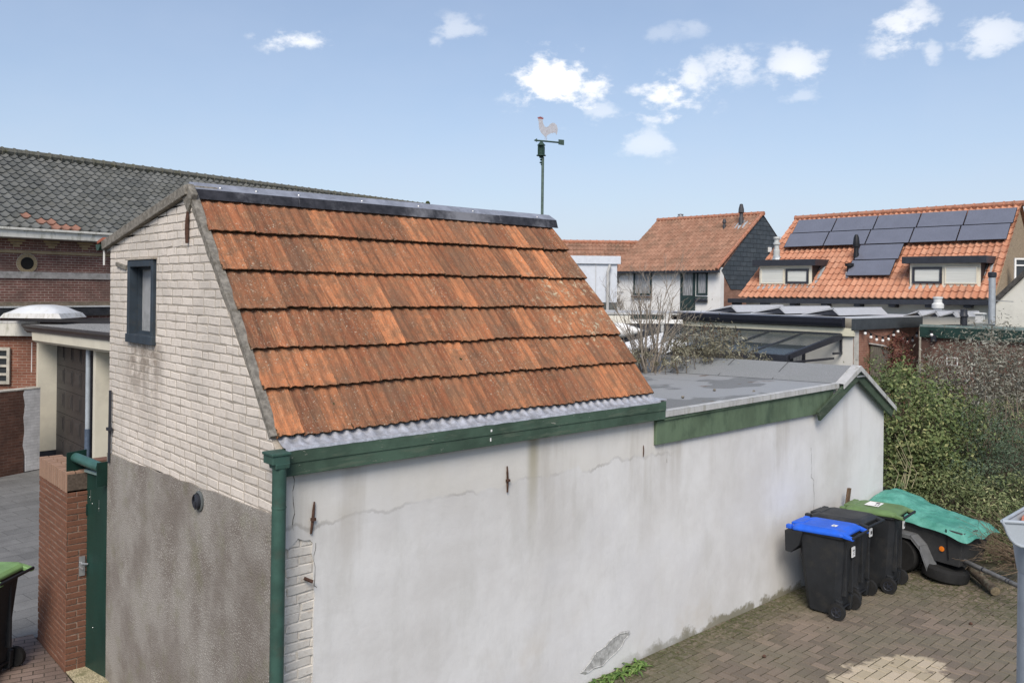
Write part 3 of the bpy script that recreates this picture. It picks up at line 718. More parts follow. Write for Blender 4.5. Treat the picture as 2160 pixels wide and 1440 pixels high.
# green half-round gutter at the rear eave
mb = MB(); prof = [(math.cos(a)*.065, math.sin(a)*.065) for a in [PI+PI*i/10 for i in range(11)]]
mb.prism([(-.07, 3.93+a, 4.42+b) for a, b in prof], (.02, 0, 0)); 
for (a, b), (c, d) in zip(prof, prof[1:]): mb.quad((-.06, 3.93+a, 4.42+b), (4.4, 3.93+a, 4.42+b), (4.4, 3.93+c, 4.42+d), (-.06, 3.93+c, 4.42+d))
mb.build('rear_gutter', m_pipe, shed)
MB().box((-.02, 3.92, 4.46), (.06, .20, .03), Matrix.Rotation(rad(-10), 3, 'X')).build('clay_verge_end', plain('terracotta', (.30, .10, .06), .8), shed)
MB().bb((-.03, 3.86, 4.20), (-.015, 3.875, 4.36)).build('gutter_strap', m_white, shed)
# lead flashing dressed over the foot of the tiles
mb = MB(); nx = 320
ys = [(.07, 2.895), (.015, 2.862), (-.02, 2.845), (-.055, 2.832)]
G_ = []
for i in range(nx+1):
    x = .045+(XR+.0-.045)*i/nx; ph = 2*PI*x/.1038; R2 = .5+.5*math.cos(ph)
    row = []
    for j, (y, z) in enumerate(ys):
        a = (1, 1, .75, .0)[j]; row.append(V((x+.004*noise.noise(V((x*3, j, 0))), y-.004*R2*a, z+.019*(R2**1.5)*a+.004*noise.noise(V((x*9, j*2, 1))))))
    row.append(row[-1]+V((0, -.035, -.004))); row.append(row[-1]+V((0, -.004, -.022)))
    G_.append(row)
k0 = len(mb.v)
for row in G_: mb.v += row
m_ = len(G_[0])
for i in range(nx):
    for j in range(m_-1): mb.f.append((i*m_+j, (i+1)*m_+j, (i+1)*m_+j+1, i*m_+j+1)); mb.t.append(.5)
mb.build('lead_flashing', m_lead, shed, smooth=True, angle=60)
MB().bb((XR-.01, -.095, 2.822), (4.50, .06, 2.836)).build('lead_corner', m_lead, shed, bevel=.004)
# painted fascia
mb = MB(); mb.bb((.045, -.085, 2.62), (4.495, -.002, 2.812)); mb.bb((.045, -.092, 2.715), (4.495, -.086, 2.81)); mb.build('fascia_board', m_green, shed, bevel=.004)
MB().bb((2.0, -.0935, 2.745), (2.018, -.0925, 2.765)).build('paint_chip', m_white, shed); MB().bb((2.0, -.0865, 2.66), (2.014, -.0855, 2.69)).build('paint_chip', m_white, shed)
# hopper and downpipe
dp = MB(); X, Y = -.015, -.115
dp.tube([(X-.012, Y, GZ), (X-.004, Y, 1.2), (X, Y, 2.70)], .05, 20)
for z in (.98, 1.0): dp.lathe([(.050, -.014), (.057, -.012), (.057, .0), (.057, .010), (.050, .012)], (X-.006, Y, z-.02+(.018 if z > .99 else 0)), n=20)
dp.lathe([(.050, -.006), (.053, -.005), (.053, .005), (.050, .006)], (X, Y, 2.42), n=20)
dpo = dp.build('downpipe', m_pipe, shed, smooth=True)
mb = MB(); mb.box((X-.012, Y+.02, 2.765), (.135, .15, .062)); mb.box((X-.012, Y+.02, 2.805), (.150, .165, .022)); mb.box((X, Y, 2.72), (.105, .105, .04), taper=1.1); mb.build('hopper', m_pipe, dpo, bevel=.006)
MB().bb((X+.03, Y+.04, .98), (X+.06, 0, 1.0)).build('pipe_bracket', m_rust, dpo)

# ================================================================== FLAT-ROOFED OUTBUILDING
ob = thing('outbuilding', (4.42, 0, GZ), 'low white stuccoed outbuilding with grey felt roof and green bargeboards', 'outbuilding')
W2 = [(4.42, GZ-.04), (9.96, GZ-.04), (9.965, 2.26), (8.93, 2.88), (8.42, 2.66), (7.9, 2.60), (4.42, 2.60)]
mb = MB(); mb.prism([(x, 0, z) for x, z in W2], (0, .2, 0)); mb.build('wall', m_stucco, ob)
crack([(7.78, 1.92), (7.80, 1.7), (7.79, 1.52), (7.86, 1.47), (7.87, 1.2), (7.86, .9)], ob, seed=4, nm='crack')
crack([(4.63, 2.24), (4.635, 2.12)], ob, seed=6, nm='crack')
mb = MB(); mb.bb((9.77, .2, GZ-.04), (9.965, 3.9, 2.2)); mb.bb((4.45, 3.75, GZ), (9.77, 3.9, 2.5)); mb.build('rear_wall', m_stucco, ob)
def fz(y): return 2.70-.0257*y
mb = MB(); xs = [4.42, 5.4, 6.4, 7.4, 8.42]; ysl = [-.02, .05, .8, 1.6, 2.4, 3.2, 3.98]
k = 0
for y in ysl:
    for x in xs: mb.v.append(V((x, y, fz(y)+.03*(x-4.42)/3.7 - (.0 if y > .0 else -.0))))
for j in range(len(ysl)-1):
    for i in range(4): a = j*5+i; mb.f.append((a, a+1, a+6, a+5)); mb.t.append(.5)
n0 = len(mb.v)
def rz(y): return 2.955-.018*y
for y in (-.03, 3.98): mb.v += [V((8.42, y, fz(max(y, 0))+.0324)), V((8.93, y, rz(y))), V((10.12, y, rz(y)-.69))]
mb.f += [(n0, n0+1, n0+4, n0+3), (n0+1, n0+2, n0+5, n0+4)]; mb.t += [.5, .5]
mb.build('felt_roof', m_felt, ob)
# felt seams
mb = MB(); sm = plain('felt_seam', (.06, .062, .063), .9)
def strip(mb, a, b, w=.012, up=V((0, 0, .004))):
    a, b = V(a)+up, V(b)+up; s_ = (b-a).cross(V((0, 0, 1))).normalized()*w/2; mb.quad(a-s_, b-s_, b+s_, a+s_)
for y in (.98, 1.92, 2.84, 3.66):
    strip(mb, (8.43, y, fz(y)+.034), (8.92, y+.02, rz(y)), .014)
strip(mb, (8.75, 2.84, .65*(rz(2.84)-fz(2.84)-.03)+fz(2.84)+.035), (8.78, 3.98, rz(3.9)*.70+.30*(fz(3.9)+.035)), .012)
for ya in (0, .8, 1.6, 2.4): strip(mb, (8.42, ya, fz(ya)+.034), (8.42, ya+.8, fz(ya+.8)+.034), .012)
for x in (5.5, 6.5, 7.5): strip(mb, (x, 1.2, fz(1.2)+.03*(x-4.42)/3.7), (x, 3.9, fz(3.9)+.03*(x-4.42)/3.7), .008)
mb.build('felt_seam', sm, ob)
for q in ((1507, 823), (1590, 826), (1372, 840), (1440, 838)):
    p = onz(q[0], q[1], 2.71); mb = MB(); mb.lathe([(.01, 0), (.022, .012), (.015, .028), (.004, .034)], p+V((0, 0, -.01)), (.2, .1, 1), 7); tag(mb.build('roof_pebble', m_verge, None, loc=tuple(p)), {1507: 'small dark clod on the felt roof well back from the rim', 1590: 'small dark clod on the felt roof nearest the bargeboard', 1372: 'small dark clod on the felt roof beside the foot of the tiles', 1440: 'small dark clod on the felt roof between the tiles and the others'}[q[0]], 'pebble', 'small clods on the felt roof')
# trims
mb = MB(); tr = [(4.50, 2.700), (5.9, 2.712), (7.2, 2.725), (8.40, 2.74)]
for (a, za), (b, zb) in zip(tr, tr[1:]):
    mb.prism([(a, -.075, za-.062), (b-.002, -.075, zb-.062), (b-.002, -.075, zb), (a, -.075, za)], (0, .006, 0))
    mb.quad((a, -.075, za+.002), (b, -.075, zb+.002), (b, -.01, zb+.010), (a, -.01, za+.010))
mb.build('roof_edge_trim', m_alu, ob)
mb = MB(); mb.prism([(4.50, -.058, 2.60), (8.36, -.058, 2.665), (8.36, -.058, 2.72), (4.50, -.058, 2.655)], (0, .05, 0)); mb.build('edge_batten', m_green2, ob)
mb = MB(); mb.prism([(4.40, -.04, 2.345), (7.92, -.04, 2.365), (8.30, -.04, 2.55), (8.30, -.04, 2.66), (4.40, -.04, 2.60)], (0, .038, 0)); mb.build('fascia_board', m_green2, ob, bevel=.003)
def board(p0, p1, w, y0, y1, mat, name, cut=True):
    p0, p1 = V(p0), V(p1); d = (p1-p0).normalized(); n_ = V((d.z, 0, -d.x)); n_ = n_ if n_.z < 0 else -n_
    e0 = V((0, 0, -w/abs(n_.z))) if cut else n_*w
    mb = MB(); mb.prism([V((p.x, y0, p.z)) for p in (p0, p1, p1+n_*w, p0+e0)], (0, y1-y0, 0)); return mb.build(name, mat, ob, bevel=.003)
board((8.90, 0, 2.90), (7.76, 0, 2.405), .13, -.115, -.078, m_barge, 'bargeboard')
board((8.92, 0, 2.89), (10.08, 0, 2.235), .115, -.10, -.060, m_barge, 'bargeboard')
MB().bb((8.82, -.13, 2.80), (9.10, -.02, 2.822)).build('apex_cap', m_steel, ob, bevel=.004)
for p0, p1 in (((8.925, 2.965), (8.425, 2.735)), ((8.925, 2.967), (10.10, 2.285))):
    a, b = V((p0[0], 0, p0[1])), V((p1[0], 0, p1[1])); mb = MB()
    mb.prism([V((q.x, -.135, q.z)) for q in (a, b, b+V((0, 0, -.065)), a+V((0, 0, -.075)))], (0, .012, 0))
    mb.quad(V((a.x, -.135, a.z+.001)), V((b.x, -.135, b.z+.001)), V((b.x, -.0, b.z+.006)), V((a.x, -.0, a.z+.006)))
    mb.build('verge_trim', m_alu, ob)

# ================================================================== WEATHERVANE
P0 = ony(1143, 462, 3.2); sc = (P0-CAM).dot(fwd)/F      # metres per photo pixel at the pole
def wv(u, v): return P0+(right0*(u-1143)+V((0, 0, 1))*(462-v))*sc
wvn = thing('weathervane', (P0.x, P0.y, P0.z-.35), 'white rooster weathervane with a red comb on a green pole behind the roof ridge', 'weathervane')
MB().tube([wv(1143.5, 500), wv(1143.5, 332)], 2.9*sc, 12).build('pole', plain('grey_green_pole', (.085, .125, .105), .55, var=.2, scale=20), wvn, smooth=True)
mb = MB()
for (u, v, w_, h_) in ((1140.5, 331, 10, 5), (1140.5, 337, 6, 4), (1140, 343, 7, 3), (1141, 347, 4, 3)): mb.lathe([(w_*sc/2*.8, -h_*sc/2), (w_*sc/2, 0), (w_*sc/2*.7, h_*sc/2)], wv(u, v), n=12)
mb.build('collar', m_dgreen, wvn)
m_wv = plain('dark_green_cast_metal', (.03, .06, .05), .6, var=.3, scale=40)
mb = MB(); vdir = (right0*.80-fwd*.25).normalized(); side = V((0, 0, 1)).cross(vdir)
c = wv(1140, 315)
# housing: four-bladed arched box, open between the blades
for k, a in enumerate((35, 125)):
    d = (right0*math.cos(rad(a))+fwd*math.sin(rad(a)))
    pts = [(-9, -13), (9, -13), (9, 5), (6.5, 10), (2, 13.5), (-2, 13.5), (-6.5, 10), (-9, 5)]
    nn = d.cross(V((0, 0, 1)))
    mb.prism([c+d*x*sc+V((0, 0, y*sc))-nn*.6*sc for x, y in pts], nn*1.2*sc)
mb.lathe([(3*sc, -14*sc), (3*sc, 15*sc)], c, n=8); mb.lathe([(10*sc, -14*sc), (10*sc, -12.5*sc)], c, n=16); mb.lathe([(9*sc, 8*sc), (5*sc, 13*sc), (2*sc, 16*sc)], c, n=14)
mb.build('housing', m_wv, wvn)
mb = MB(); top = wv(1140, 297.5); mb.tube([wv(1128, 296.5), wv(1178, 300.5)], 1.9*sc, 8)
mb.build('arm', m_wv, wvn)
mb = MB(); mb.prism([wv(1124, 296.5)+fwd*sc, wv(1131, 292)+fwd*sc, wv(1131, 300)+fwd*sc], -fwd*2*sc); mb.build('arrow_head', m_wv, wvn)
mb = MB(); mb.prism([q+fwd*sc for q in (wv(1176, 294), wv(1188, 295), wv(1188, 306), (wv(1176, 304.5)))], -fwd*2*sc); mb.build('tail_vane', m_wv, wvn)
ro = [(1133.5, 250), (1132, 254), (1134, 256), (1134, 262), (1134.5, 268), (1136, 274), (1140, 281), (1145, 286), (1148, 289), (1149.5, 289), (1152, 286), (1156, 283.5), (1158, 283), (1158.5, 281), (1161, 282), (1161.5, 280), (1164, 281.5), (1165.5, 279.5), (1168, 281), (1169, 279), (1171, 283.5), (1172.5, 284), (1174, 276), (1174, 270), (1172, 264), (1168, 260), (1163, 259), (1158, 262), (1154, 267), (1151, 268.5), (1147, 267.5), (1144, 262), (1142.5, 256), (1142, 250.5), (1138, 249)]
mb = MB(); mb.prism([wv(u, v)+fwd*.35*sc for u, v in ro], -fwd*.7*sc); mb.tube([wv(1148, 288), wv(1147.8, 296)], .7*sc, 6); mb.tube([wv(1151, 288), wv(1151.3, 296)], .7*sc, 6)
roo = mb.build('rooster', plain('white_enamel', (.38, .39, .43), .6, var=.12, scale=60, dirt=(.30, .28, .29), dscale=30), wvn)
cb = [(1132.5, 251), (1131, 247), (1133.5, 248.5), (1134.5, 245.5), (1136.5, 248), (1138.5, 245), (1139.5, 248), (1142, 246.5), (1141.5, 249), (1144, 248.5), (1143.5, 252), (1138, 251)]
mb = MB(); mb.prism([wv(u, v)+fwd*.5*sc for u, v in cb], -fwd*1.0*sc); mb.build('comb', plain('faded_red_enamel', (.22, .06, .06), .7), roo)

# ================================================================== GATE, PILLAR
pil = thing('gate_pillar', (-.2, 4.5, AZ), 'narrow brown brick pillar with upright cap bricks beside the green gate', 'pillar')
m_br = bricks('brown_brick', (.16, .075, .05), (.24, .115, .075), (.22, .17, .13), .21, .064, .009, dirt=(.07, .045, .035), bump=.9)
px0, px1, py0, py1 = -.30, -.07, 4.09, 5.20
mb = MB(); mb.bb((px0+.008, py0+.008, AZ-.03), (px1, py1-.01, 1.80)); core = mb.build('brick_core', plain('brown_mortar', (.22, .165, .13), .95, var=.4, scale=40), pil)
m_bb = painted_brick('rough_brown_brick', (.165, .078, .05), (.075, .047, .036), stain=False)
mb = MB()
brickwork(mb, [(py0, AZ), (py1, AZ), (py1, 1.78), (py0, 1.78)], [], lambda y, z: V((px0+.009, y, z)), V((-1, 0, 0)), L_=.215, h=.064, j=.009, z0=AZ, seed=21, depth=.008)
brickwork(mb, [(px0, AZ), (px1, AZ), (px1, 1.78), (px0, 1.78)], [], lambda x, z: V((x, py0+.009, z)), V((0, -1, 0)), L_=.24, h=.064, j=.009, z0=AZ, seed=22, depth=.008)
mb.build('brickwork', m_bb, pil)
m_cap = painted_brick('cap_brick', (.30, .19, .135), (.20, .14, .10), stain=False)
R = random.Random(8); n_ = 13; st = (py1-py0)/n_
mb = MB()
for i in range(n_):
    ya = py0+i*st; zt = 2.0+R.uniform(-.006, .004)
    for x0, x1 in (((px0-.004, -.19), (-.178, px1)) if i % 2 else ((px0-.004, -.215), (-.203, px1))): mb.box(((x0+x1)/2, ya+st/2, (1.785+zt)/2), (x1-x0, st-.022, zt-1.785+R.uniform(-.004, .003)), Matrix.Rotation(R.uniform(-.012, .012), 3, 'X'))
mb.build('cap_bricks', m_cap, pil, bevel=.003)
MB().bb((px0+.006, py0+.008, 1.78), (px1-.004, py1-.01, 1.975)).build('cap_mortar', plain('cap_mortar', (.09, .07, .055), .95, var=.3, scale=30), pil)

gA, gB = V((-.085, 4.14, 0)), V((.0, 3.665, 0)); gd_ = (gB-gA).normalized(); gn_ = V((gd_.y, -gd_.x, 0)); gn_ = gn_ if gn_.x < 0 else -gn_
def ga(a, b, z): return gA+gd_*a+gn_*b+V((0, 0, z))
GL = (gB-gA).length
gate = thing('garden_gate', tuple(ga(GL/2, 0, AZ)), 'tall dark green steel gate with a silver lever handle between the pillar and the shed', 'gate')
def gbox(a0, a1, b0, b1, z0_, z1_): return MB().prism([ga(a0, b0, z0_), ga(a1, b0, z0_), ga(a1, b1, z0_), ga(a0, b1, z0_)], (0, 0, z1_-z0_))
gbox(.0, GL, -.02, .02, AZ, 2.02).build('gate_panel', m_gate, gate, bevel=.003)
gbox(.03, GL-.03, .02, .05, 1.985, 2.01).build('top_edge', plain('pale_green_edge', (.22, .30, .28), .5), gate)
mb = MB(); mb.tube([ga(-.06, .10, 2.135), ga(GL-.03, .085, 2.095)], .052, 18); mb.build('roller_pipe', plain('green_roller', (.035, .10, .085), .38, var=.15, spec=.5), gate, smooth=True)
mb = MB(); mb.prism([ga(-.06, .19, 1.95), ga(-.06, -.02, 1.95), ga(-.06, -.02, 2.205), ga(-.06, .19, 2.195)], gd_*-.010); mb.build('bracket_plate', m_dgreen, gate)
mb = MB(); mb.prism([ga(GL-.02, .13, 1.90), ga(GL-.02, .0, 1.90), ga(GL-.02, .0, 2.15), ga(GL-.02, .13, 2.15)], gd_*.010); mb.build('bracket_plate', m_dgreen, gate)
hb = MB().bb((-.175, 4.078, .88), (-.115, 4.084, 1.09)).build('lock_plate', m_steel, gate)
mb = MB(); mb.tube([ga(.03, .02, .98), ga(.03, .085, .98), ga(.045, .095, .98), ga(.13, .095, .97)], .010, 8); mb.lathe([(.018, 0), (.018, .02), (.012, .022)], ga(.03, .02, .98), gn_, 12); mb.tube([(-.145, 4.08, 1.02), (-.16, 4.05, 1.02), (-.10, 4.03, 1.01)], .008, 6); mb.build('lever', m_steel, hb, smooth=True)
MB().bb((-.11, 4.075, 1.52), (-.075, 4.085, 1.64)).build('hinge', m_dgreen, gate)
for a, z in ((.2, .35), (.1, 1.72), (.16, 1.66), (.3, 1.63)): MB().lathe([(.006, 0), (.003, .004)], ga(a, .021, z), gn_, 6).build('rivet', m_steel, gate)
for a, z in ((.12, 1.68), (.30, 1.60)): gbox(a, a+.003, .0205, .0215, z, z+.12).build('scratch', m_steel, gate)
# low red brick pier seen over the gate
lp = MB(); lp.bb((.02, 4.9, AZ), (.9, 5.1, 1.93)); tag(lp.build('brick_pier', m_br, None, loc=(.4, 5.0, AZ)), 'short dark red brick wall end behind the gate roller pipe', 'wall')

# ================================================================== WHEELIE BINS
m_bin = plain('anthracite_bin_plastic', (.018, .020, .023), .62, var=.2, scale=4, dirt=(.035, .034, .032), dscale=4, bump=.25, bscale=300)
def lidmat(n, c): return plain(n, c, .5, var=.15, scale=4, dirt=tuple(x*.75+.03 for x in c), dscale=5, bump=.12, bscale=200)
def make_bin(lidm):
    """axle along x, front towards +y, handle on the -y side, floor at z=0"""
    r = thing('wheelie_bin', (0, 0, 0), 'x', 'wheelie bin')
    mb = MB(); lv = [(0.02, .165, -.20, .17), (.12, .175, -.235, .185), (.30, .195, -.25, .20), (.75, .235, -.285, .245), (.96, .255, -.305, .27), (.965, .275, -.33, .285), (1.0, .28, -.335, .29)]
    ring = []
    for z, hw, ya, yb in lv:
        k = len(mb.v); c = .055
        pts = [(-hw+c, ya), (hw-c, ya), (hw, ya+c), (hw, yb-c), (hw-c, yb), (-hw+c, yb), (-hw, yb-c), (-hw, ya+c)]
        mb.v += [V((x, y, z)) for x, y in pts]; ring.append(k)
    for a, b in zip(ring, ring[1:]):
        for j in range(8): mb.f.append((a+j, a+(j+1) % 8, b+(j+1) % 8, b+j)); mb.t.append(.5)
    mb.f.append(tuple(range(7, -1, -1))); mb.t.append(.5); mb.f.append(tuple(ring[-1]+j for j in range(8))); mb.t.append(.5)
    # comb-lift pocket jutting from the front under the lid
    mb.prism([(-.285, .18, .98), (-.285, .405, .955), (-.285, .395, .70), (-.285, .32, .69), (-.285, .22, .80), (-.285, .18, .95)], (.57, 0, 0))
    # vertical ribs on the back
    for x in (-.10, .10): mb.bb((x-.015, -.30, .25), (x+.015, -.22, .93))
    # wheel housing
    mb.prism([(-.19, -.18, .02), (-.19, -.26, .03), (-.19, -.275, .20), (-.19, -.20, .22)], (.06, 0, 0)); mb.prism([(.13, -.18, .02), (.13, -.26, .03), (.13, -.275, .20), (.13, -.20, .22)], (.06, 0, 0))
    mb.build('body', m_bin, r, bevel=.008, local=True)
    mb = MB(); k = []
    for z, hw, ya, yb in ((.998, .288, -.345, .34), (1.028, .288, -.345, .34), (1.055, .262, -.31, .31), (1.066, .22, -.26, .27)):
        a = len(mb.v); c = .05; zf = lambda y: z-.035*max(0, (y-.1)/.3)
        pts = [(-hw+c, ya), (hw-c, ya), (hw, ya+c), (hw, yb-c), (hw-c, yb), (-hw+c, yb), (-hw, yb-c), (-hw, ya+c)]
        mb.v += [V((x, y, zf(y))) for x, y in pts]; k.append(a)
    for a, b in zip(k, k[1:]):
        for j in range(8): mb.f.append((a+j, a+(j+1) % 8, b+(j+1) % 8, b+j)); mb.t.append(.5)
    mb.f.append(tuple(k[0]+j for j in range(7, -1, -1))); mb.f.append(tuple(k[-1]+j for j in range(8))); mb.t += [.5, .5]
    mb.box((0, .30, 1.03), (.30, .16, .035), Matrix.Rotation(rad(-8), 3, 'X')); mb.box((-.25, .355, 1.005), (.07, .07, .05)); mb.box((.25, .355, 1.005), (.07, .07, .05))
    for x in (-.235, .235): mb.prism([(x-.03, -.30, 1.045), (x-.03, -.42, 1.01), (x-.03, -.43, .975), (x-.03, -.30, .99)], (.06, 0, 0))
    lid = mb.build('lid', lidm, r, bevel=.010, local=True)
    mb = MB(); mb.tube([(-.26, -.415, 1.0), (.26, -.415, 1.0)], .016, 12); mb.tube([(-.235, -.33, .97), (-.235, -.415, 1.0)], .014, 8); mb.tube([(.235, -.33, .97), (.235, -.415, 1.0)], .014, 8); mb.build('handle', m_black, r, smooth=True, local=True)
    for sx in (-1, 1):
        mb = MB(); c = (sx*.245, -.245, .10); mb.lathe([(.055, -.028), (.098, -.026), (.100, -.012), (.100, .012), (.098, .026), (.055, .028)], c, (sx, 0, 0), 26)
        wh = mb.build('wheel', m_rubber, r, smooth=True, local=True)
        mb = MB(); mb.lathe([(.062, .024), (.060, .034), (.045, .026), (.020, .028), (.018, .040), (0, .040)], c, (sx, 0, 0), 20)
        for q in range(5):
            a = 2*PI*q/5; d = V((0, math.cos(a), math.sin(a))); mb.box(V(c)+V((sx*.030, 0, 0))+d*.038, (.008, .012, .045), Matrix.Rotation(a-PI/2, 3, 'X'))
        mb.build('hub', m_anth, wh, local=True)
    mb = MB(); mb.tube([(-.24, -.245, .10), (.24, -.245, .10)], .012, 8); mb.build('axle', m_black, r, local=True)
    return r
def put(o, x, y, rz, s=1.0): o.location = (x, y, GZ); o.rotation_euler = (0, 0, rz); o.scale = (s, s, s)
m_paperw = plain('white_label', (.75, .75, .74), .6, var=.03)
m_ink = plain('black_print', (.03, .03, .03), .6)
def sticker(par, lo, hi, nm='sticker', lines=(), axis='y'):
    mb = MB(); mb.bb(lo, hi); st = mb.build(nm, m_paperw, par, local=True)
    if lines:
        mb = MB()
        for a, b in lines: mb.bb(a, b)
        mb.build('print', m_ink, st, local=True)
bb_ = make_bin(lidmat('blue_lid_plastic', (.015, .11, .62))); put(bb_, 7.05, -.60, rad(5)); tag(bb_, 'dark wheelie bin with a bright blue lid, nearest of the bins by the wall', group='wheelie bins by the white wall')
sticker(bb_, (.02, -.318, .70), (.11, -.306, .82), lines=[((.045, -.321, .73), (.085, -.3185, .735)), ((.045, -.321, .75), (.085, -.3185, .755)), ((.05, -.321, .77), (.08, -.3185, .79))])
sticker(bb_, (-.10, -.16, 1.067), (-.02, -.10, 1.069), 'lid_sticker', [((-.085, -.14, 1.069), (-.06, -.12, 1.0705))])
kb_ = make_bin(lidmat('black_lid_plastic', (.022, .024, .028))); put(kb_, 7.70, -.50, rad(3)); tag(kb_, 'all-black wheelie bin standing between the blue-lidded and green-lidded bins', group='wheelie bins by the white wall')
sticker(kb_, (.06, -.318, .80), (.14, -.306, .90), lines=[((.08, -.321, .83), (.12, -.3185, .87))])
gb_ = make_bin(lidmat('olive_lid_plastic', (.115, .19, .075))); put(gb_, 8.42, -.60, rad(7)); tag(gb_, 'dark wheelie bin with an olive green lid bearing a white label, beside the trailer', group='wheelie bins by the white wall')
sticker(gb_, (.10, -.318, .78), (.165, -.306, .88), lines=[((.12, -.321, .81), (.15, -.3185, .85))])
sticker(gb_, (-.11, -.06, 1.067), (.13, .12, 1.070), 'lid_sticker', [((-.08, -.04, 1.070), (.02, -.03, 1.0712)), ((-.08, -.01, 1.070), (.0, .0, 1.0712)), ((.04, -.03, 1.070), (.10, .02, 1.0712))])
lb_ = make_bin(lidmat('pale_green_lid_plastic', (.17, .30, .12))); put(lb_, -1.02, 4.62, rad(44), 1.06); lb_.location.z = AZ; tag(lb_, 'dark wheelie bin with a pale green lid on the alley left of the brick pillar', group='')
if 'group' in lb_: del lb_['group']
sticker(lb_, (-.08, -.20, 1.067), (.02, -.12, 1.070), 'lid_sticker', [((-.05, -.19, 1.070), (-.03, -.13, 1.0712))])

# plank wedged between wall and bins
mb = MB(); mb.box((8.55, -.10, .78), (.07, .03, 1.0), Matrix.Rotation(rad(6), 3, 'Y') @ Matrix.Rotation(rad(4), 3, 'X')); tag(mb.build('wooden_stake', plain('brown_wood', (.13, .085, .055), .9, var=.3, scale=20, stretch=(3, 3, .5)), None, loc=(8.55, -.1, GZ)), 'short brown wooden stake leaning on the wall behind the green-lidded bin', 'stake')

# ================================================================== TRAILER
ax = V((.139, .99, 0)).normalized(); ay = V((ax.y, -ax.x, 0))      # ax to the rear, ay across (away from the wall side)
T0 = V((9.22, -1.38, GZ))
def tp(a, b, z): return T0+ax*a+ay*b+V((0, 0, z-GZ))
trl = thing('trailer', tuple(tp(.8, .4, GZ)), 'small dark grey luggage trailer parked at the end of the wall', 'trailer')
m_tub = plain('grey_trailer_plastic', (.045, .046, .048), .5, var=.15, dirt=(.06, .06, .058), dscale=6, bump=.2, bscale=250)
mb = MB(); lo = [tp(.04, .04, .33), tp(.04, .66, .33), tp(1.30, .66, .33), tp(1.30, .04, .33)]; hi = [tp(-.04, -.02, .80), tp(-.04, .72, .80), tp(1.32, .72, .86), tp(1.32, -.02, .86)]
mb.add(lo+hi, [(3, 2, 1, 0), (0, 1, 5, 4), (1, 2, 6, 5), (2, 3, 7, 6), (3, 0, 4, 7)])
for a, b in ((0, 1), (1, 2), (2, 3), (3, 0)):
    p, q = hi[a], hi[b]; mb.tube([p, q], .018, 6)
mb.build('tub', m_tub, trl, bevel=.012)
def mudguard(b0, b1, sgn):
    mb = MB(); prof = [(.36, .28), (.47, .54), (.60, .66), (.95, .66), (1.08, .32)]
    for (a, z), (c, w) in zip(prof, prof[1:]):
        mb.add([tp(a, b0, z), tp(a, b1, z), tp(c, b1, w), tp(c, b0, w), tp(a, b0, z-.05), tp(a, b1, z-.05), tp(c, b1, w-.05), tp(c, b0, w-.05)], [(0, 1, 2, 3), (4, 5, 6, 7), (0, 3, 7, 4), (1, 2, 6, 5), (0, 1, 5, 4), (3, 2, 6, 7)])
    mb.build('mudguard', plain('pale_grey_mudguard', (.13, .135, .14), .45, var=.15), trl, bevel=.008)
mudguard(-.17, .06, 1); mudguard(.66, .88, 1)
for b in (-.07, .78):
    c = tp(.78, b, .34); mb = MB(); mb.lathe([(.13, -.07), (.22, -.075), (.24, -.05), (.243, 0), (.24, .05), (.22, .075), (.13, .07)], c, ay, 28)
    w_ = mb.build('wheel', m_rubber, trl, smooth=True); mb = MB(); mb.lathe([(.13, -.05), (.12, -.03), (.06, -.03), (.03, -.05), (0, -.05)], c, ay, 20); mb.build('rim', m_tub, w_)
MB().tube([V((9.50, -1.20, .40)), V((8.70, -2.34, .42))], .030, 12).build('drawbar', plain('dull_galvanised_tube', (.22, .22, .22), .5, .5, var=.25), trl, smooth=True)
mb = MB()
for a in (.42, .74, .78): q = V((9.50, -1.20, .40)).lerp(V((8.70, -2.34, .42)), a); mb.tube([q, q.lerp(V((8.70, -2.34, .42)), .03)], .034, 12)
mb.build('drawbar_collar', m_anth, trl)
MB().lathe([(.035, 0), (.035, .010), (.02, .014), (0, .014)], tp(.26, .012, .53), -ay, 16).build('orange_reflector', plain('orange_reflector', (.75, .20, .02), .3), trl)
mb = MB(); mb.tube([tp(.18, .03, .40), tp(.18, -.012, .66), tp(.16, -.075, .83)], .010, 6); mb.build('tension_strap', m_black, trl)
# tarpaulin stretched over the load
def tarp():
    mb = MB(); nu, nv = 64, 44; k = 0
    for i in range(nu+1):
        for j in range(nv+1):
            a = -.13+1.53*i/nu; b = -.09+.90*j/nv; s_, t_ = i/nu, j/nv
            hump = .17*math.exp(-((s_-.90)/.26)**2)*(.45+.55*math.sin(PI*min(1, max(0, t_))))+.05*math.sin(PI*s_)*math.sin(PI*t_)
            z = .82+.09*s_+hump
            n1 = noise.noise(V((a*2.2, b*2.2, 1)))*.03+noise.noise(V((a*6, b*5, 4)))*.02+abs(noise.noise(V((a*3+b*5, b*1.5-a, 7))))*.035+abs(noise.noise(V((a*11+b*4, b*3-a*5, 3))))*.018
            e = min(1, min(t_, 1-t_)/.10, min(s_, 1-s_)/.07)
            drop = (1-e)*(.085+.05*noise.noise(V((a*4, b*4, 2))))
            z += n1*e-drop
            mb.v.append(tp(a, b, z))
    for i in range(nu):
        for j in range(nv): q = i*(nv+1)+j; mb.f.append((q, q+nv+1, q+nv+2, q+1)); mb.t.append(.5)
    return mb
o = tarp(); mt, tt, bb = principled('green_tarpaulin', .5, 0, .4); g = G(tt)
c = g.mix(g.ramp(g.noise(4, 7, .7), .35, .68), (.05, .215, .165), (.11, .34, .275)); c = g.mix(g.ramp(g.noise(9, 6, .7, off=(4, 4, 4)), .60, .75, 0, .6), c, (.03, .10, .07)); g.l(c, bb.inputs['Base Color']); g.bump(g.noise(7, 6, .7), .7, .03, bb)
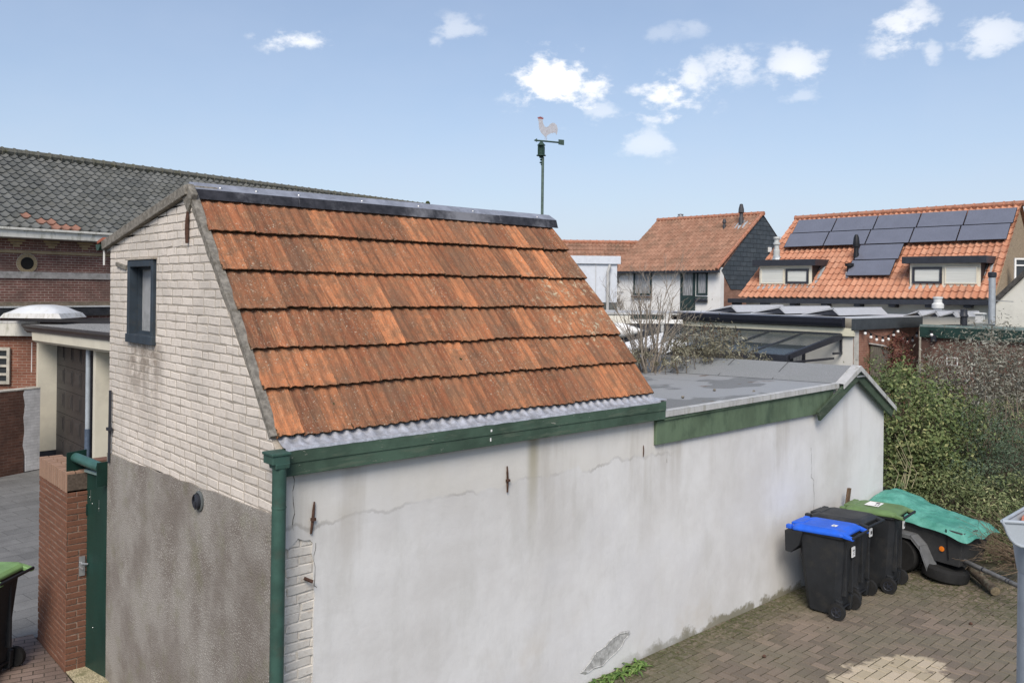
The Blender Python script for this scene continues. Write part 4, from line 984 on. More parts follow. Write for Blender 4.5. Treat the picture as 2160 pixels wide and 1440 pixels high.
tag(o.build('tarpaulin', mt, None, smooth=True, loc=tuple(tp(.8, .4, .85))), 'creased bright sea-green tarpaulin stretched over the trailer', 'tarpaulin')
# loose tyre lying under the trailer front
mb = MB(); c = V((9.36, -1.14, GZ+.10)); mb.lathe([(.15, -.07), (.24, -.09), (.29, -.06), (.30, 0), (.29, .06), (.24, .09), (.15, .07)], c, (.05, -.1, 1), 32)
tag(mb.build('spare_tyre', m_rubber, None, smooth=True, loc=tuple(c)), 'loose black tyre lying flat on the ground under the trailer', 'tyre')
# logs and brushwood
m_bark = plain('lichened_bark', (.105, .082, .06), .95, var=.45, scale=18, dirt=(.20, .20, .15), dscale=14, bump=1, bscale=40)
mb = MB(); a, b = V((9.75, -1.30, .20)), V((9.16, -1.83, .17)); mid = a.lerp(b, .5)+V((0, .03, .03)); mb.tube([a, a.lerp(mid, .5), mid, mid.lerp(b, .6), b], [.035, .05, .055, .06, .065], 12); mb.tube([mid, mid+V((.02, -.06, .14))], [.03, .015], 8)
lg = mb.build('log', m_bark, None, smooth=True, loc=tuple(b)); tag(lg, 'thick lichened branch log lying on the paving below the trailer drawbar', 'log')
MB().lathe([(.058, 0), (.058, .004), (.02, .006)], b, (b-a).normalized(), 14).build('cut_end', plain('pale_cut_wood', (.20, .16, .10), .9, var=.3, scale=30), lg)
def twigs(mb, base, dirn, ln, r, depth, R, spread=.5, up=.15, nseg=4, kids=(2, 4)):
    p = V(base); d = V(dirn).normalized(); pts = [p]; rs = [r]
    for i in range(nseg):
        d = (d+V((R.gauss(0, .14), R.gauss(0, .14), R.gauss(0, .10)+up*.3))).normalized(); p = p+d*ln/nseg; pts.append(p); rs.append(max(.0018, r*(1-.6*(i+1)/nseg)))
    mb.tube(pts, rs, 5 if r < .02 else 8, cap=False)
    if depth > 0:
        for _ in range(R.randint(*kids)):
            i = R.randint(1, nseg); q = pts[i]; dd = (d+V((R.gauss(0, spread), R.gauss(0, spread), R.gauss(0, spread*.6)+up))).normalized()
            twigs(mb, q, dd, ln*R.uniform(.45, .8), rs[i]*.7, depth-1, R, spread, up, nseg, kids)
m_twig = plain('dry_brown_twig', (.17, .125, .085), .9, var=.35, scale=20)
R = random.Random(31); mb = MB(); bp = V((9.95, -1.95, .42))
mb.tube([bp+V((.4, -.15, .05)), bp, bp+V((-.12, .05, 0))], [.05, .045, .035], 8)
for k in range(34): twigs(mb, bp+V((R.uniform(-.1, .1), R.uniform(-.08, .1), R.uniform(-.12, .08))), (R.uniform(-.9, .1), R.uniform(.1, 1), R.uniform(-.25, .75)), R.uniform(.35, .75), .008, 2, R, .45, 0)
tag(mb.build('brushwood', m_twig, None, loc=tuple(bp)), 'heap of dry pruned branches against the hedge behind the drawbar', 'brushwood')
# ================================================================== GUTTER OF THE NEAR HOUSE
g0 = at(2114, 1100, 2.7); gu = thing('eaves_gutter', tuple(g0), 'pale grey plastic gutter end and downpipe at the right edge of the picture', 'gutter')
m_pvc = plain('grey_pvc', (.34, .38, .42), .45, var=.06, scale=3, dirt=(.27, .30, .33), dscale=6, bump=.1, bscale=200)
def gp(u, v, Y=2.7): return at(u, v, Y)
mb = MB()
arc = [(2113, 1099)]+[(2119+0.0, 1109), (2124, 1123), (2131, 1136), (2140, 1145), (2152, 1151), (2170, 1153), (2190, 1150), (2212, 1136), (2226, 1112), (2230, 1095)]
rim = [(2230, 1086), (2160, 1106), (2113, 1097)]
gd = (right0*.55+fwd*.83).normalized()
ext = at(2300, 990, 3.7)-gp(2113, 1098)
capP = [gp(u, v) for u, v in arc]
mb.add(capP, [tuple(range(len(capP)))])
for p, q in zip(capP, capP[1:]): mb.quad(p, p+ext, q+ext, q)
mb.build('gutter_trough', m_pvc, gu, smooth=True)
mb = MB(); mb.tube([gp(2114, 1099)+V((0, 0, 0)), gp(2114, 1099)+ext], .006, 8); mb.tube([gp(2114, 1099), gp(2230, 1106)], .006, 8); mb.tube([gp(2230, 1100), gp(2230, 1100)+ext], .006, 8)
mb.tube([p-fwd*.002 for p in capP], .0045, 8); mb.build('gutter_rim', m_pvc, gu, smooth=True)
mb = MB(); c0 = gp(2195, 1165, 2.78)
mb.lathe([(.066, -.02), (.070, 0), (.080, .07)], gp(2195, 1175, 2.78)-V((0, 0, .03)), n=22)
mb.tube([gp(2195, 1160, 2.78), V((c0.x, c0.y, GZ))], .064, 22); mb.build('downpipe', m_pvc, gu, smooth=True)
MB().prism([gp(2153, 1102, 2.80), gp(2155, 1090, 2.80), gp(2165, 1080, 2.80), gp(2200, 1078, 2.80), gp(2200, 1108, 2.80), gp(2160, 1112, 2.80)], ray(2170, 1090)*.12).build('clay_tile_edge', plain('salmon_clay', (.42, .17, .12), .85, var=.2, scale=30), gu, bevel=.005)
# weeds at the foot of the wall
m_weed = leafmat('weed_leaf', (.06, .12, .025), (.12, .20, .045), (.20, .27, .09))
def leaf(mb, p, d, ln, w, up, t, curl=.3):
    d = d.normalized(); s_ = d.cross(V((0, 0, 1))).normalized()*w/2; n = 3; L_ = []
    for i in range(n+1):
        f = i/n; q = p+d*ln*f+V((0, 0, up*ln*(f-curl*f*f*1.6))); ww = (.35, 1, .85, .05)[i]; L_.append((q-s_*ww, q+s_*ww))
    for (a, b), (c, e) in zip(L_, L_[1:]): mb.add([a, b, e, c], [(0, 1, 2, 3)], t)
R = random.Random(3)
for i, (cx, cy, n_, s_) in enumerate(((3.98, -.12, 60, 1.0), (3.72, -.10, 46, .9), (3.50, -.11, 30, .7))):
    mb = MB()
    for k in range(n_):
        a = R.uniform(-PI, PI); p = V((cx+R.gauss(0, .09), cy+R.gauss(0, .035), GZ)); p.y = min(p.y, -.02)
        d = V((math.cos(a), math.sin(a), 0)); d.y = -abs(d.y) if p.y > -.06 else d.y
        leaf(mb, p, d, R.uniform(.07, .15)*s_, R.uniform(.018, .035), R.uniform(.5, 1.4), R.random(), .6)
    tag(mb.build('weed', m_weed, None, loc=(cx, cy, GZ)), ['big leafy green weed at the foot of the wall, rightmost of three', 'leafy green weed at the foot of the wall, middle of three', 'smallest low green weed at the foot of the wall, leftmost of three'][i], 'weed', 'weeds at the foot of the wall')
mb = MB()
for k in range(60):
    x = R.choice([R.uniform(5.6, 6.8), R.uniform(4.2, 7.0), R.uniform(8, 9)]); a = R.uniform(-2.6, -.5); leaf(mb, V((x, R.uniform(-.05, -.02), GZ)), V((math.cos(a), math.sin(a), 0)), R.uniform(.02, .06), .008, R.uniform(.3, 1), R.random())
tag(mb.build('moss_and_grass_tufts', m_weed), kind='stuff')
for i, (u, v, lb) in enumerate(((2048, 1317, 'dark brown clod on the paving right of the bins'), (1612, 1386, 'dark brown clod on the paving left of the pale patch'))):
    p = onz(u, v, GZ); mb = MB(); mb.lathe([(.012, 0), (.022, .01), (.018, .024), (.005, .032)], p, (.2, .1, 1), 8); tag(mb.build('clod', m_rust, None, loc=tuple(p)), lb, 'clod', 'clods on the paving')

# ================================================================== FAR BUILDINGS: helpers
def pan_roof(E0, E1, R0, R1, cols, rows, amp=.045, step=.035, odd=None, seg=6, seed=1, sway=0.0, pw=1.6):
    """clay pantiles on the slope E0-E1 (eave) to R0-R1 (ridge)"""
    E0, E1, R0, R1 = map(V, (E0, E1, R0, R1)); mb = MB(); Rn = random.Random(seed)
    n_ = (E1-E0).cross(R0-E0).normalized(); n_ = n_ if n_.z > 0 else -n_
    nx = cols*seg
    for r in range(rows):
        jt = [Rn.uniform(-.006, .006) for _ in range(cols+1)]
        base = len(mb.v)
        for e in (0, 1, 2):                      # lip underside, lip top, upper end
            t = (r if e < 2 else r+1.08)/rows
            for i in range(nx+1):
                s_ = i/nx; f = (i % seg)/seg
                h = amp*(.5+.5*math.cos(2*PI*f))**pw+(step if e == 1 else (0 if e == 2 else -.01))+jt[min(cols, i//seg)]
                a = E0.lerp(E1, s_); b = R0.lerp(R1, s_)
                sg = sway*math.sin(s_*9+1)*math.sin(PI*t)
                mb.v.append(a.lerp(b, min(t, 1.0))+n_*(h+sg))
        for e in (0, 1):
            for i in range(nx):
                a = base+e*(nx+1)+i; mb.f.append((a, a+1, a+nx+2, a+nx+1))
                tv = Rn.random() if i % seg == 0 and e == 0 else None
                if e == 0: mb.t.append(0)
                else: mb.t.append(0)
        tv = [Rn.random() for _ in range(cols)]
        if odd:
            for c_ in range(cols):
                if (r, c_) in odd: tv[c_] = 2.0
        m0 = len(mb.t)-2*nx
        for e in (0, 1):
            for i in range(nx): mb.t[m0+e*nx+i] = tv[i//seg]
    return mb, n_
def ridge_tiles(R0, R1, n, r, mat, parent, name='ridge_tiles'):
    R0, R1 = V(R0), V(R1); mb = MB()
    for i in range(n):
        a, b = R0.lerp(R1, i/n), R0.lerp(R1, (i+1.03)/n); mb.tube([a, a.lerp(b, .82), a.lerp(b, .85), b], [r, r*.98, r*1.16, r*1.16], 8)
    return mb.build(name, mat, parent, smooth=True)
def window(par, cen, ex, ez, out, w, h, fr, m_f, m_p, name='window', mull=(), trans=(), depth=.05, pane='pane'):
    """framed window: cen centre, ex/ez unit axes, out towards the viewer"""
    mb = MB(); cen = V(cen)
    def bar(a0, a1, b0, b1, d0, d1):
        p = [cen+ex*a+ez*b+out*d0 for a, b in ((a0, b0), (a1, b0), (a1, b1), (a0, b1))]; mb.prism(p, out*(d1-d0))
    bar(-w/2, w/2, h/2-fr, h/2, 0, depth); bar(-w/2, w/2, -h/2, -h/2+fr, 0, depth); bar(-w/2, -w/2+fr, -h/2+fr, h/2-fr, 0, depth); bar(w/2-fr, w/2, -h/2+fr, h/2-fr, 0, depth)
    for x in mull: bar(x-fr*.4, x+fr*.4, -h/2+fr, h/2-fr, 0, depth*.9)
    for z in trans: bar(-w/2+fr, w/2-fr, z-fr*.4, z+fr*.4, 0, depth*.9)
    f = mb.build(name, m_f, par)
    mb = MB(); p = [cen+ex*a+ez*b+out*.004 for a, b in ((-w/2+fr, -h/2+fr), (w/2-fr, -h/2+fr), (w/2-fr, h/2-fr), (-w/2+fr, h/2-fr))]; mb.prism(p, out*.006)
    mb.build(pane, m_p, f); return f
EX, EY, EZ = V((1, 0, 0)), V((0, 1, 0)), V((0, 0, 1))
m_curtain = plain('net_curtain_behind_glass', (.30, .31, .32), .25, var=.5, scale=9, stretch=(4, 4, .3), spec=.6)
m_blind = plain('white_blind_behind_glass', (.52, .54, .51), .3, var=.10, scale=3, stretch=(.2, .2, 9), spec=.5)
m_dglass = glassmat('dark_window_glass', (.03, .035, .04), .06)
m_cap_orange = plain('clay_ridge', (.36, .16, .10), .75, var=.25, scale=6, dirt=(.25, .16, .12), dscale=5)
def grey_pipe(mb, p, r, h, n=14): mb.tube([p, p+V((0, 0, h))], r, n)

# ------------------------------------------------------------------ big brick hall on the left
bn = V((-.196, .98, 0)); be = V((.98, .196, 0)); bp0 = V((1.87, 18.34, 0))
def hb_(s_, d, z): return bp0+be*s_+bn*d+V((0, 0, z))
hall = thing('brick_hall', tuple(hb_(5, 4, AZ)), 'long red brick hall with a grey pantile roof and a round window', 'building')
m_hall = bricks('hall_brick', (.155, .07, .055), (.225, .10, .08), (.50, .44, .36), .225, .0655, .012, dirt=(.13, .085, .07), bump=.3)
mb = MB(); mb.prism([hb_(-8, 0, AZ), hb_(21, 0, AZ), hb_(21, 0, 5.15), hb_(-8, 0, 5.15)], bn*.3); mb.prism([hb_(-8, .3, AZ), hb_(-8, 8, AZ), hb_(-8, 8, 5.1), hb_(-8, 4, 7.7), hb_(-8, .3, 5.1)], be*.2); mb.prism([hb_(-8, 7.8, AZ), hb_(21, 7.8, AZ), hb_(21, 7.8, 5.1), hb_(-8, 7.8, 5.1)], bn*.2); mb.build('wall', m_hall, hall)
m_hallt = pantile('dark_grey_pantile', (.075, .08, .078), (.135, .14, .135), (.10, .10, .085), .5)
nt_ = m_hallt.node_tree; g = G(nt_); b = nt_.nodes['Principled BSDF']; src = b.inputs['Base Color'].links[0].from_socket
g.l(g.mix(g.ramp(g.tint(), 1.4, 1.5), src, (.24, .125, .09)), b.inputs['Base Color'])
cols_ = 104; odd = {(0, c) for c in (36, 37, 38)} | {(1, c) for c in (35, 36)} | {(2, 34)}
rr_ = pan_roof(hb_(-8, -.45, 5.35), hb_(20.0, -.45, 5.35), hb_(-8, 4, 7.74), hb_(20.0, 4, 7.74), 112, 17, .065, .04, odd, 8, 5, .04, 3.2)
rr_[0].build('roof', m_hallt, hall, smooth=True, angle=35)
rb_ = MB(); rb_.add([hb_(20.0, -.45, 5.36), hb_(23.5, 4, 5.36), hb_(20.0, 4, 7.76), hb_(20, 8.4, 5.36), hb_(-8, 8.4, 5.36), hb_(-8, 4, 7.72)], [(0, 1, 2), (1, 3, 2), (3, 4, 5, 2)]); rb_.build('hip', m_hallt, hall)
ridge_tiles(hb_(-8, 4, 7.84), hb_(20.1, 4, 7.80), 84, .12, plain('mossy_grey_ridge', (.11, .11, .095), .9, var=.35, scale=9, dirt=(.09, .085, .04), dscale=4), hall)
MB().lathe([(.08, 0), (.12, .1), (.06, .2)], hb_(20.1, 4, 7.83), n=8).build('ridge_moss', mo_m, hall)
ridge_tiles(hb_(20.1, 4, 7.8), hb_(23.4, 3.9, 5.5), 11, .11, MATS['mossy_grey_ridge'], hall, 'hip_tiles')
m_gut = plain('weathered_white_gutter', (.58, .57, .52), .8, var=.08, scale=3, dirt=(.26, .26, .20), dscale=7, stretch=(1, 1, .4))
mb = MB(); mb.prism([hb_(-8, -.52, 5.12), hb_(-8, -.02, 5.12), hb_(-8, -.02, 5.30), hb_(-8, -.52, 5.30)], be*29); mb.prism([hb_(-8, -.58, 5.30), hb_(-8, -.02, 5.30), hb_(-8, -.02, 5.36), hb_(-8, -.58, 5.36)], be*29); mb.build('box_gutter', m_gut, hall, bevel=.01)
m_yb = bricks('yellow_brick', (.36, .27, .15), (.44, .33, .19), (.40, .34, .25), .225, .0655, .010, bump=.3)
MB().prism([hb_(-8, -.03, 4.75), hb_(-8, 0, 4.75), hb_(-8, 0, 4.82), hb_(-8, -.03, 4.82)], be*29).build('yellow_brick_band', m_yb, hall)
MB().prism([hb_(-8, -.035, 4.12), hb_(-8, 0, 4.12), hb_(-8, 0, 4.29), hb_(-8, -.035, 4.29)], be*29).build('stone_band', plain('grey_stone_band', (.33, .31, .29), .9, var=.2, scale=8, dirt=(.20, .19, .17), dscale=5), hall)
for i in range(-3, 7):                          # little corbel diamonds of yellow brick
    mb = MB(); s0 = .38+i*.86
    for k, (w_, z_) in enumerate(((.40, 5.04), (.28, 4.97), (.16, 4.905))): mb.prism([hb_(s0-w_/2, -.02, z_), hb_(s0+w_/2, -.02, z_), hb_(s0+w_/2, -.02, z_+.055), hb_(s0-w_/2, -.02, z_+.055)], bn*.02)
    mb.build('corbel', m_yb, hall)
mb = MB(); c = hb_(.64, -.03, 4.50); N_ = 22
for k in range(N_):
    a0, a1 = 2*PI*(k+.06)/N_, 2*PI*(k+.94)/N_
    mb.prism([c+be*math.cos(a)*q+EZ*math.sin(a)*q for a, q in ((a0, .16), (a0, .245), (a1, .245), (a1, .16))], bn*.03)
ow = mb.build('round_window', m_yb, hall)
mb = MB(); mb.lathe([(.255, 0), (.255, .012), (.0, .012)], c+bn*.029, -bn, 28); mb.build('round_mortar', plain('pale_lime_mortar', (.50, .45, .36), .9), ow)
mb = MB(); mb.lathe([(.155, 0), (.155, .022), (.0, .022)], c+bn*.02, -bn, 28); mb.build('round_pane', m_dark, ow)
MB().prism([hb_(-8, -.02, 3.3), hb_(-8, 0, 3.3), hb_(-8, 0, 3.52), hb_(-8, -.02, 3.52)], be*29).build('damp_course', plain('damp_stained_brick', (.17, .135, .10), .95, var=.3, scale=8, dirt=(.10, .10, .06), dscale=6), hall)

# low annex with flat roof and dome rooflight in front of the hall
ann = thing('brick_annex', (.5, 17.0, AZ), 'low brick annex with a black flat roof and wide white fascia before the hall', 'annex')
fa = at(0, 681, 19.9); fb = at(62, 681, 19.3)
zt = fa.z
A0, A1 = at(-260, 680, 19.9), at(78, 681, 19.9); A0.z = A1.z = zt
def strip_wall(P, Q, z0_, z1_, th, off=0.0):
    P, Q = V((P.x, P.y, 0)), V((Q.x, Q.y, 0)); d = (Q-P).normalized(); n_ = V((-d.y, d.x, 0)); n_ = n_ if n_.dot(fwd) > 0 else -n_
    return [P+n_*off+V((0, 0, z0_)), Q+n_*off+V((0, 0, z0_)), Q+n_*off+V((0, 0, z1_)), P+n_*off+V((0, 0, z1_))], n_*th
m_rbrick = bricks('orange_red_brick', (.19, .075, .05), (.27, .115, .075), (.36, .30, .24), .215, .0655, .012, bump=.35, rot=1)
p, d = strip_wall(A0, A1, AZ, zt-.02, .25, .16); MB().prism(p, d).build('wall', m_rbrick, ann)
p, d = strip_wall(A0, A1, zt-.30, zt, .12, 0); MB().prism(p, d).build('fascia', m_gut, ann)
p, d = strip_wall(A0, A1, zt, zt+.045, .14, -.01); MB().prism(p, d).build('roof_edge', m_alu, ann)
dn = d.normalized()
mb = MB(); q0, q1 = V((A0.x, A0.y, zt+.01)), V((A1.x, A1.y, zt+.01)); ex_ = (q1-q0).normalized(); mb.quad(q0+dn*.1, q1+ex_*4.5+dn*.1, q1+ex_*5.0+dn*3.4+V((0, 0, .0)), q0+dn*3.0)
mb.build('flat_roof', plain('black_bitumen', (.022, .023, .026), .6, var=.4, scale=5, dirt=(.05, .05, .05), dscale=4), ann)
MB().prism([hb_(-8, -.10, 3.16), hb_(12, -.10, 3.16), hb_(12, -.10, 3.38), hb_(-8, -.10, 3.38)], bn*.08).build('upstand', MATS['black_bitumen'], ann)
MB().prism([hb_(-8, -.12, 3.38), hb_(12, -.12, 3.38), hb_(12, -.12, 3.42), hb_(-8, -.12, 3.42)], bn*.10).build('lead_strip', m_alu, ann)
dome = thing('dome_rooflight', tuple(at(93, 668, 19.8)), 'white domed rooflight on the black flat roof below the hall', 'skylight')
dc = at(93, 664, 19.8); sc2 = 19.8/F
mb = MB(); k0 = len(mb.v); nu, nv = 18, 10
dx_, dy_ = right0*55*sc2, fwd.copy()*.52
def dpos(a, b, z): return dc+dx_*a+dy_*b+EZ*z
for i in range(nu+1):
    for j in range(nv+1): a, b = -1+2*i/nu, -1+2*j/nv; mb.v.append(dpos(a, b, .05+.19*max(0, (1-a**4)*(1-b**4))**.75*(1-.4*a*a)))
for i in range(nu):
    for j in range(nv): q = i*(nv+1)+j; mb.f.append((q, q+nv+1, q+nv+2, q+1)); mb.t.append(.5)
mb.build('dome', plain('opal_acrylic', (.58, .60, .62), .35, var=.04, dirt=(.5, .5, .48), dscale=8), dome, smooth=True)
mb = MB(); lo = [dpos(a*1.16, b*1.1, -.06) for a, b in ((-1, -1), (1, -1), (1, 1), (-1, 1))]; hi = [dpos(a*1.02, b*1.02, .05) for a, b in ((-1, -1), (1, -1), (1, 1), (-1, 1))]
mb.add(lo+hi, [(0, 1, 5, 4), (1, 2, 6, 5), (2, 3, 7, 6), (3, 0, 4, 7), (4, 5, 6, 7)]); mb.build('kerb', m_alu, dome)
wc = at(-2, 772, 19.9); dW = (A1-A0).normalized(); nW = -dn
window(ann, V((wc.x, wc.y, wc.z))+nW*-.12, dW, EZ, nW, .40, .86, .07, plain('dull_cream_frame', (.40, .38, .33), .7), m_dglass, mull=(), trans=(-.20, .0, .20))
# brown boundary wall with whitewashed end
bw0, bw1 = onz(-300, 1085, AZ), onz(80, 985, AZ); bwl = thing('boundary_wall', tuple(bw0.lerp(bw1, .8)), 'chest-high dark brown brick wall whose right end is whitewashed', 'wall')
P, Q = onz(0, 1006, AZ), onz(83, 990, AZ); dd = (P-Q).normalized(); P = Q+dd*6
ztp = CAM.z+at(40, 818, (Q-CAM).dot(fwd)).z-CAM.z
m_bwall = bricks('dark_brown_brick', (.085, .042, .032), (.135, .066, .048), (.17, .125, .10), .215, .064, .009, dirt=(.05, .03, .025), bump=.6)
Qs = Q+dd*.36
p, d = strip_wall(P, Qs, AZ, ztp, .22, 0); MB().prism(p, d).build('brickwork', m_bwall, bwl)
m_ww = bricks('whitewashed_brick', (.56, .56, .57), (.64, .64, .65), (.42, .42, .43), .215, .064, .008, bump=.5)
jg = [(0.0, ztp), (.03, ztp-.1), (-.02, ztp-.35), (.02, ztp-.6), (-.01, ztp-.9), (.03, ztp-1.2), (-.03, ztp-1.45), (-.04, AZ+.02)]
mb = MB(); pts = [Qs+dd*a+V((0, 0, z-AZ)) for a, z in jg]; n_ = d.normalized(); pts = [p_-n_*.002 for p_ in pts]; e_ = [V((Q.x, Q.y, AZ+.02))-n_*.002, V((Q.x, Q.y, ztp))-n_*.002]
mb.prism(pts+e_, n_*.222); mb.build('whitewashed_end', m_ww, bwl)
p, d = strip_wall(P, Q, ztp, ztp+.025, .24, -.01); MB().prism(p, d).build('coping', plain('pale_coping', (.42, .40, .36), .85), bwl)

# garages
gar = thing('garage_row', (2.6, 14.5, AZ), 'cream garages with dark panelled doors and a gravelled flat roof behind the pillar', 'garage')
fl = at(80, 724, 19.7); gy1 = fl.y; zb = 2.61
gx = fl.x
gL = onz(45, 683, 3.06); gR = onz(240, 703, 3.06)
gl_d = (gR-gL).normalized(); gR2 = gL+gl_d*(gR-gL).length*1.8; ndir = V((-gl_d.y, gl_d.x, 0)); ndir = ndir if ndir.x > 0 else -ndir
mb = MB(); prof = [(0, 0), (0, -.05), (.05, -.10), (.06, -.15), (.10, -.17), (.12, -.20), (.12, 0)]
mb.prism([gL+ndir*a+EZ*b for a, b in prof], gR2-gL); mb.build('roof_gutter', plain('dark_brown_gutter', (.055, .055, .06), .4, var=.15), gar)
mb = MB(); mb.prism([gL+ndir*a+EZ*b+gl_d*.35 for a, b in ((.10, -.16), (.12, -.36), (.20, -.42), (.5, -.44), (.5, -.16))], (gR2-gL)); mb.build('fascia', m_cream, gar)
mb = MB(); q = gL+EZ*.005; mb.prism([q+ndir*.06, q+ndir*.06+(gR2-gL), q+(gR2-gL)+ndir*6, q+ndir*6], (0, 0, -.02)); mb.build('flat_roof', plain('pale_roof_gravel', (.24, .24, .235), .9, var=.6, scale=28, bump=1, bscale=50), gar)
def fin(u0_, u1_, Y):
    a = at(u0_, 740, Y); w_ = .42; x1 = ony(u1_, 740, a.y).x; mb = MB(); mb.bb((a.x, a.y, AZ+.22), (x1, a.y+.16, 2.68)); mb.build('fin_wall', m_cream, gar)
    MB().bb((a.x+.01, a.y+.012, AZ), (x1-.01, a.y+.15, AZ+.22)).build('plinth', m_anth, gar); return a, x1
a1, xe1 = fin(81, 122, 19.7); a2, xe2 = fin(202, 262, 17.6)
xd = xe1
mb = MB(); mb.bb((xd, a2.y+.16, AZ), (xd+.06, a1.y+.1, 2.7)); gd0 = mb.build('door_wall', bricks('anthracite_brick', (.022, .024, .030), (.035, .037, .045), (.055, .055, .06), .215, .064, .01, bump=.5), gar)
pL, pR = onx(124, 800, xd).y, onx(183, 800, xd).y
door = MB(); door.bb((xd-.03, pR, AZ+.05), (xd-.001, pL+.05, 2.62)); do = door.build('garage_door', plain('dark_grey_door', (.042, .040, .040), .5, var=.15, scale=3), gar)
ncol = 4; nrow = 5; cw = (pL-pR)/3.0; rh = (2.60-AZ)/nrow; mb = MB()
for i in range(5):
    for j in range(nrow):
        yc = pL-.02-cw*(i+.5)*.9; zc = AZ+.10+rh*(j+.5)
        if yc-cw*.4 < pR: continue
        for s_, h_ in ((1, .008), (.72, .022)):
            mb.box((xd-.03-h_/2, yc, zc), (h_, cw*.68*s_, rh*.66*s_))
mb.build('door_panel', MATS['dark_grey_door'], do, bevel=.005)
tag(bpy.data.objects['door_panel'], label='raised rectangular door panels')
mb = MB()
for j in range(1, nrow): mb.bb((xd-.034, pR, AZ+.055+rh*j-.004), (xd-.030, pL+.04, AZ+.055+rh*j+.004))
mb.build('door_joint', m_dark, do)
p_ = at(186, 800, 18.0); p_ = onx(186, 800, xd-.10)
mb = MB(); mb.tube([(p_.x, p_.y, .95), (p_.x, p_.y, 2.66)], .05, 12); dpg = mb.build('downpipe', m_pvc, gar, smooth=True)
mb = MB(); mb.tube([(p_.x, p_.y, AZ), (p_.x, p_.y, .95)], .058, 12); mb.build('lower_pipe', plain('blue_grey_pipe', (.08, .11, .16), .5), dpg)
MB().bb((gL.x+.30, a1.y+.5, 1.9), (gL.x+.36, a1.y+.56, 2.6)).build('wall_lamp_box', m_white, gar)

# ------------------------------------------------------------------ orange-roofed house with solar panels (right)
E0, E1, R0, R1 = V((27.715, 4.3, 3.842)), V((26.85, 13.42, 3.745)), V((31.494, 4.631, 7.257)), V((30.751, 13.117, 7.122))
re_ = (E1-E0).normalized(); rt_ = (R0-E0); rt_ = (rt_-re_*rt_.dot(re_)).normalized(); rn_ = re_.cross(rt_); rn_ = rn_ if rn_.z > 0 else -rn_
def rp(s_, t_, h=0): return E0+re_*s_+rt_*t_+rn_*h
rh = thing('orange_roofed_house', (29.5, 9, GZ), 'white rendered house with a bright orange tiled roof, two dormers and solar panels', 'house')
m_ot = pantile('orange_pantile', (.42, .185, .11), (.54, .275, .175), (.28, .155, .105), .5)
pr, _ = pan_roof(E0, E1, R0, R1, 41, 15, .065, .035, None, 8, 3)
pr.build('roof', m_ot, rh, smooth=True, angle=40)
B0, B1 = R0+V((3.9, .34, -3.4)), R1+V((3.9, .34, -3.4)); mb = MB(); mb.quad(R0, B0, B1, R1); mb.build('rear_roof', m_ot, rh)
ridge_tiles(R0+V((0, -.05, .05)), R1+V((0, .05, .05)), 26, .11, m_cap_orange, rh)
m_wr = plain('warm_white_render', (.66, .64, .57), .85, var=.05, scale=2, dirt=(.58, .56, .50), dscale=1.5)
hn = V((re_.y, -re_.x, 0)); hn = hn if hn.x < 0 else -hn       # out of the facade
f0, f1 = V((E0.x, E0.y, 0))-hn*.45, V((E1.x, E1.y, 0))-hn*.45
mb = MB(); mb.prism([f0+re_*.1+EZ*GZ, f1-re_*.1+EZ*GZ, f1-re_*.1+EZ*3.78, f0+re_*.1+EZ*3.85], -hn*.3); mb.build('facade', m_wr, rh)
m_speck = plain('speckled_beige_brick', (.36, .28, .19), .9, var=.35, scale=30, dirt=(.20, .14, .10), dscale=22, bump=.4)
for e, nm in ((E0+re_*.06, 'side_wall'), (E1-re_*.3, 'far_side_wall')):
    bb0 = V((e.x, e.y, 0))-hn*.46; mb = MB()
    rid = (R0 if nm == 'side_wall' else R1); back = (B0 if nm == 'side_wall' else B1)
    mb.prism([bb0+EZ*GZ, bb0+EZ*3.95, V((rid.x, rid.y+(.1 if nm == 'side_wall' else -.3), rid.z-.15)), V((back.x, back.y+(.1 if nm == 'side_wall' else -.3), back.z-.1)), V((back.x, back.y+(.1 if nm == 'side_wall' else -.3), GZ))], EY*.2); mb.build(nm, m_speck, rh)
mb = MB(); mb.prism([E0-re_*.3+hn*.08-EZ*.03, E0-re_*.3+hn*.08-EZ*.20, E0-re_*.3-hn*.45-EZ*.20, E0-re_*.3-hn*.45-EZ*.03], E1-E0+re_*.75); mb.build('eaves_gutter', m_anth, rh, bevel=.01)
for k in range(8):
    mb = MB(); q = E0+re_*(.7+k*1.22); mb.prism([q+hn*.0-EZ*.20, q-hn*.45-EZ*.20, q-hn*.45-EZ*.32, q+hn*.0-EZ*.29], re_*.22); mb.build('eaves_bracket', m_anth, rh)
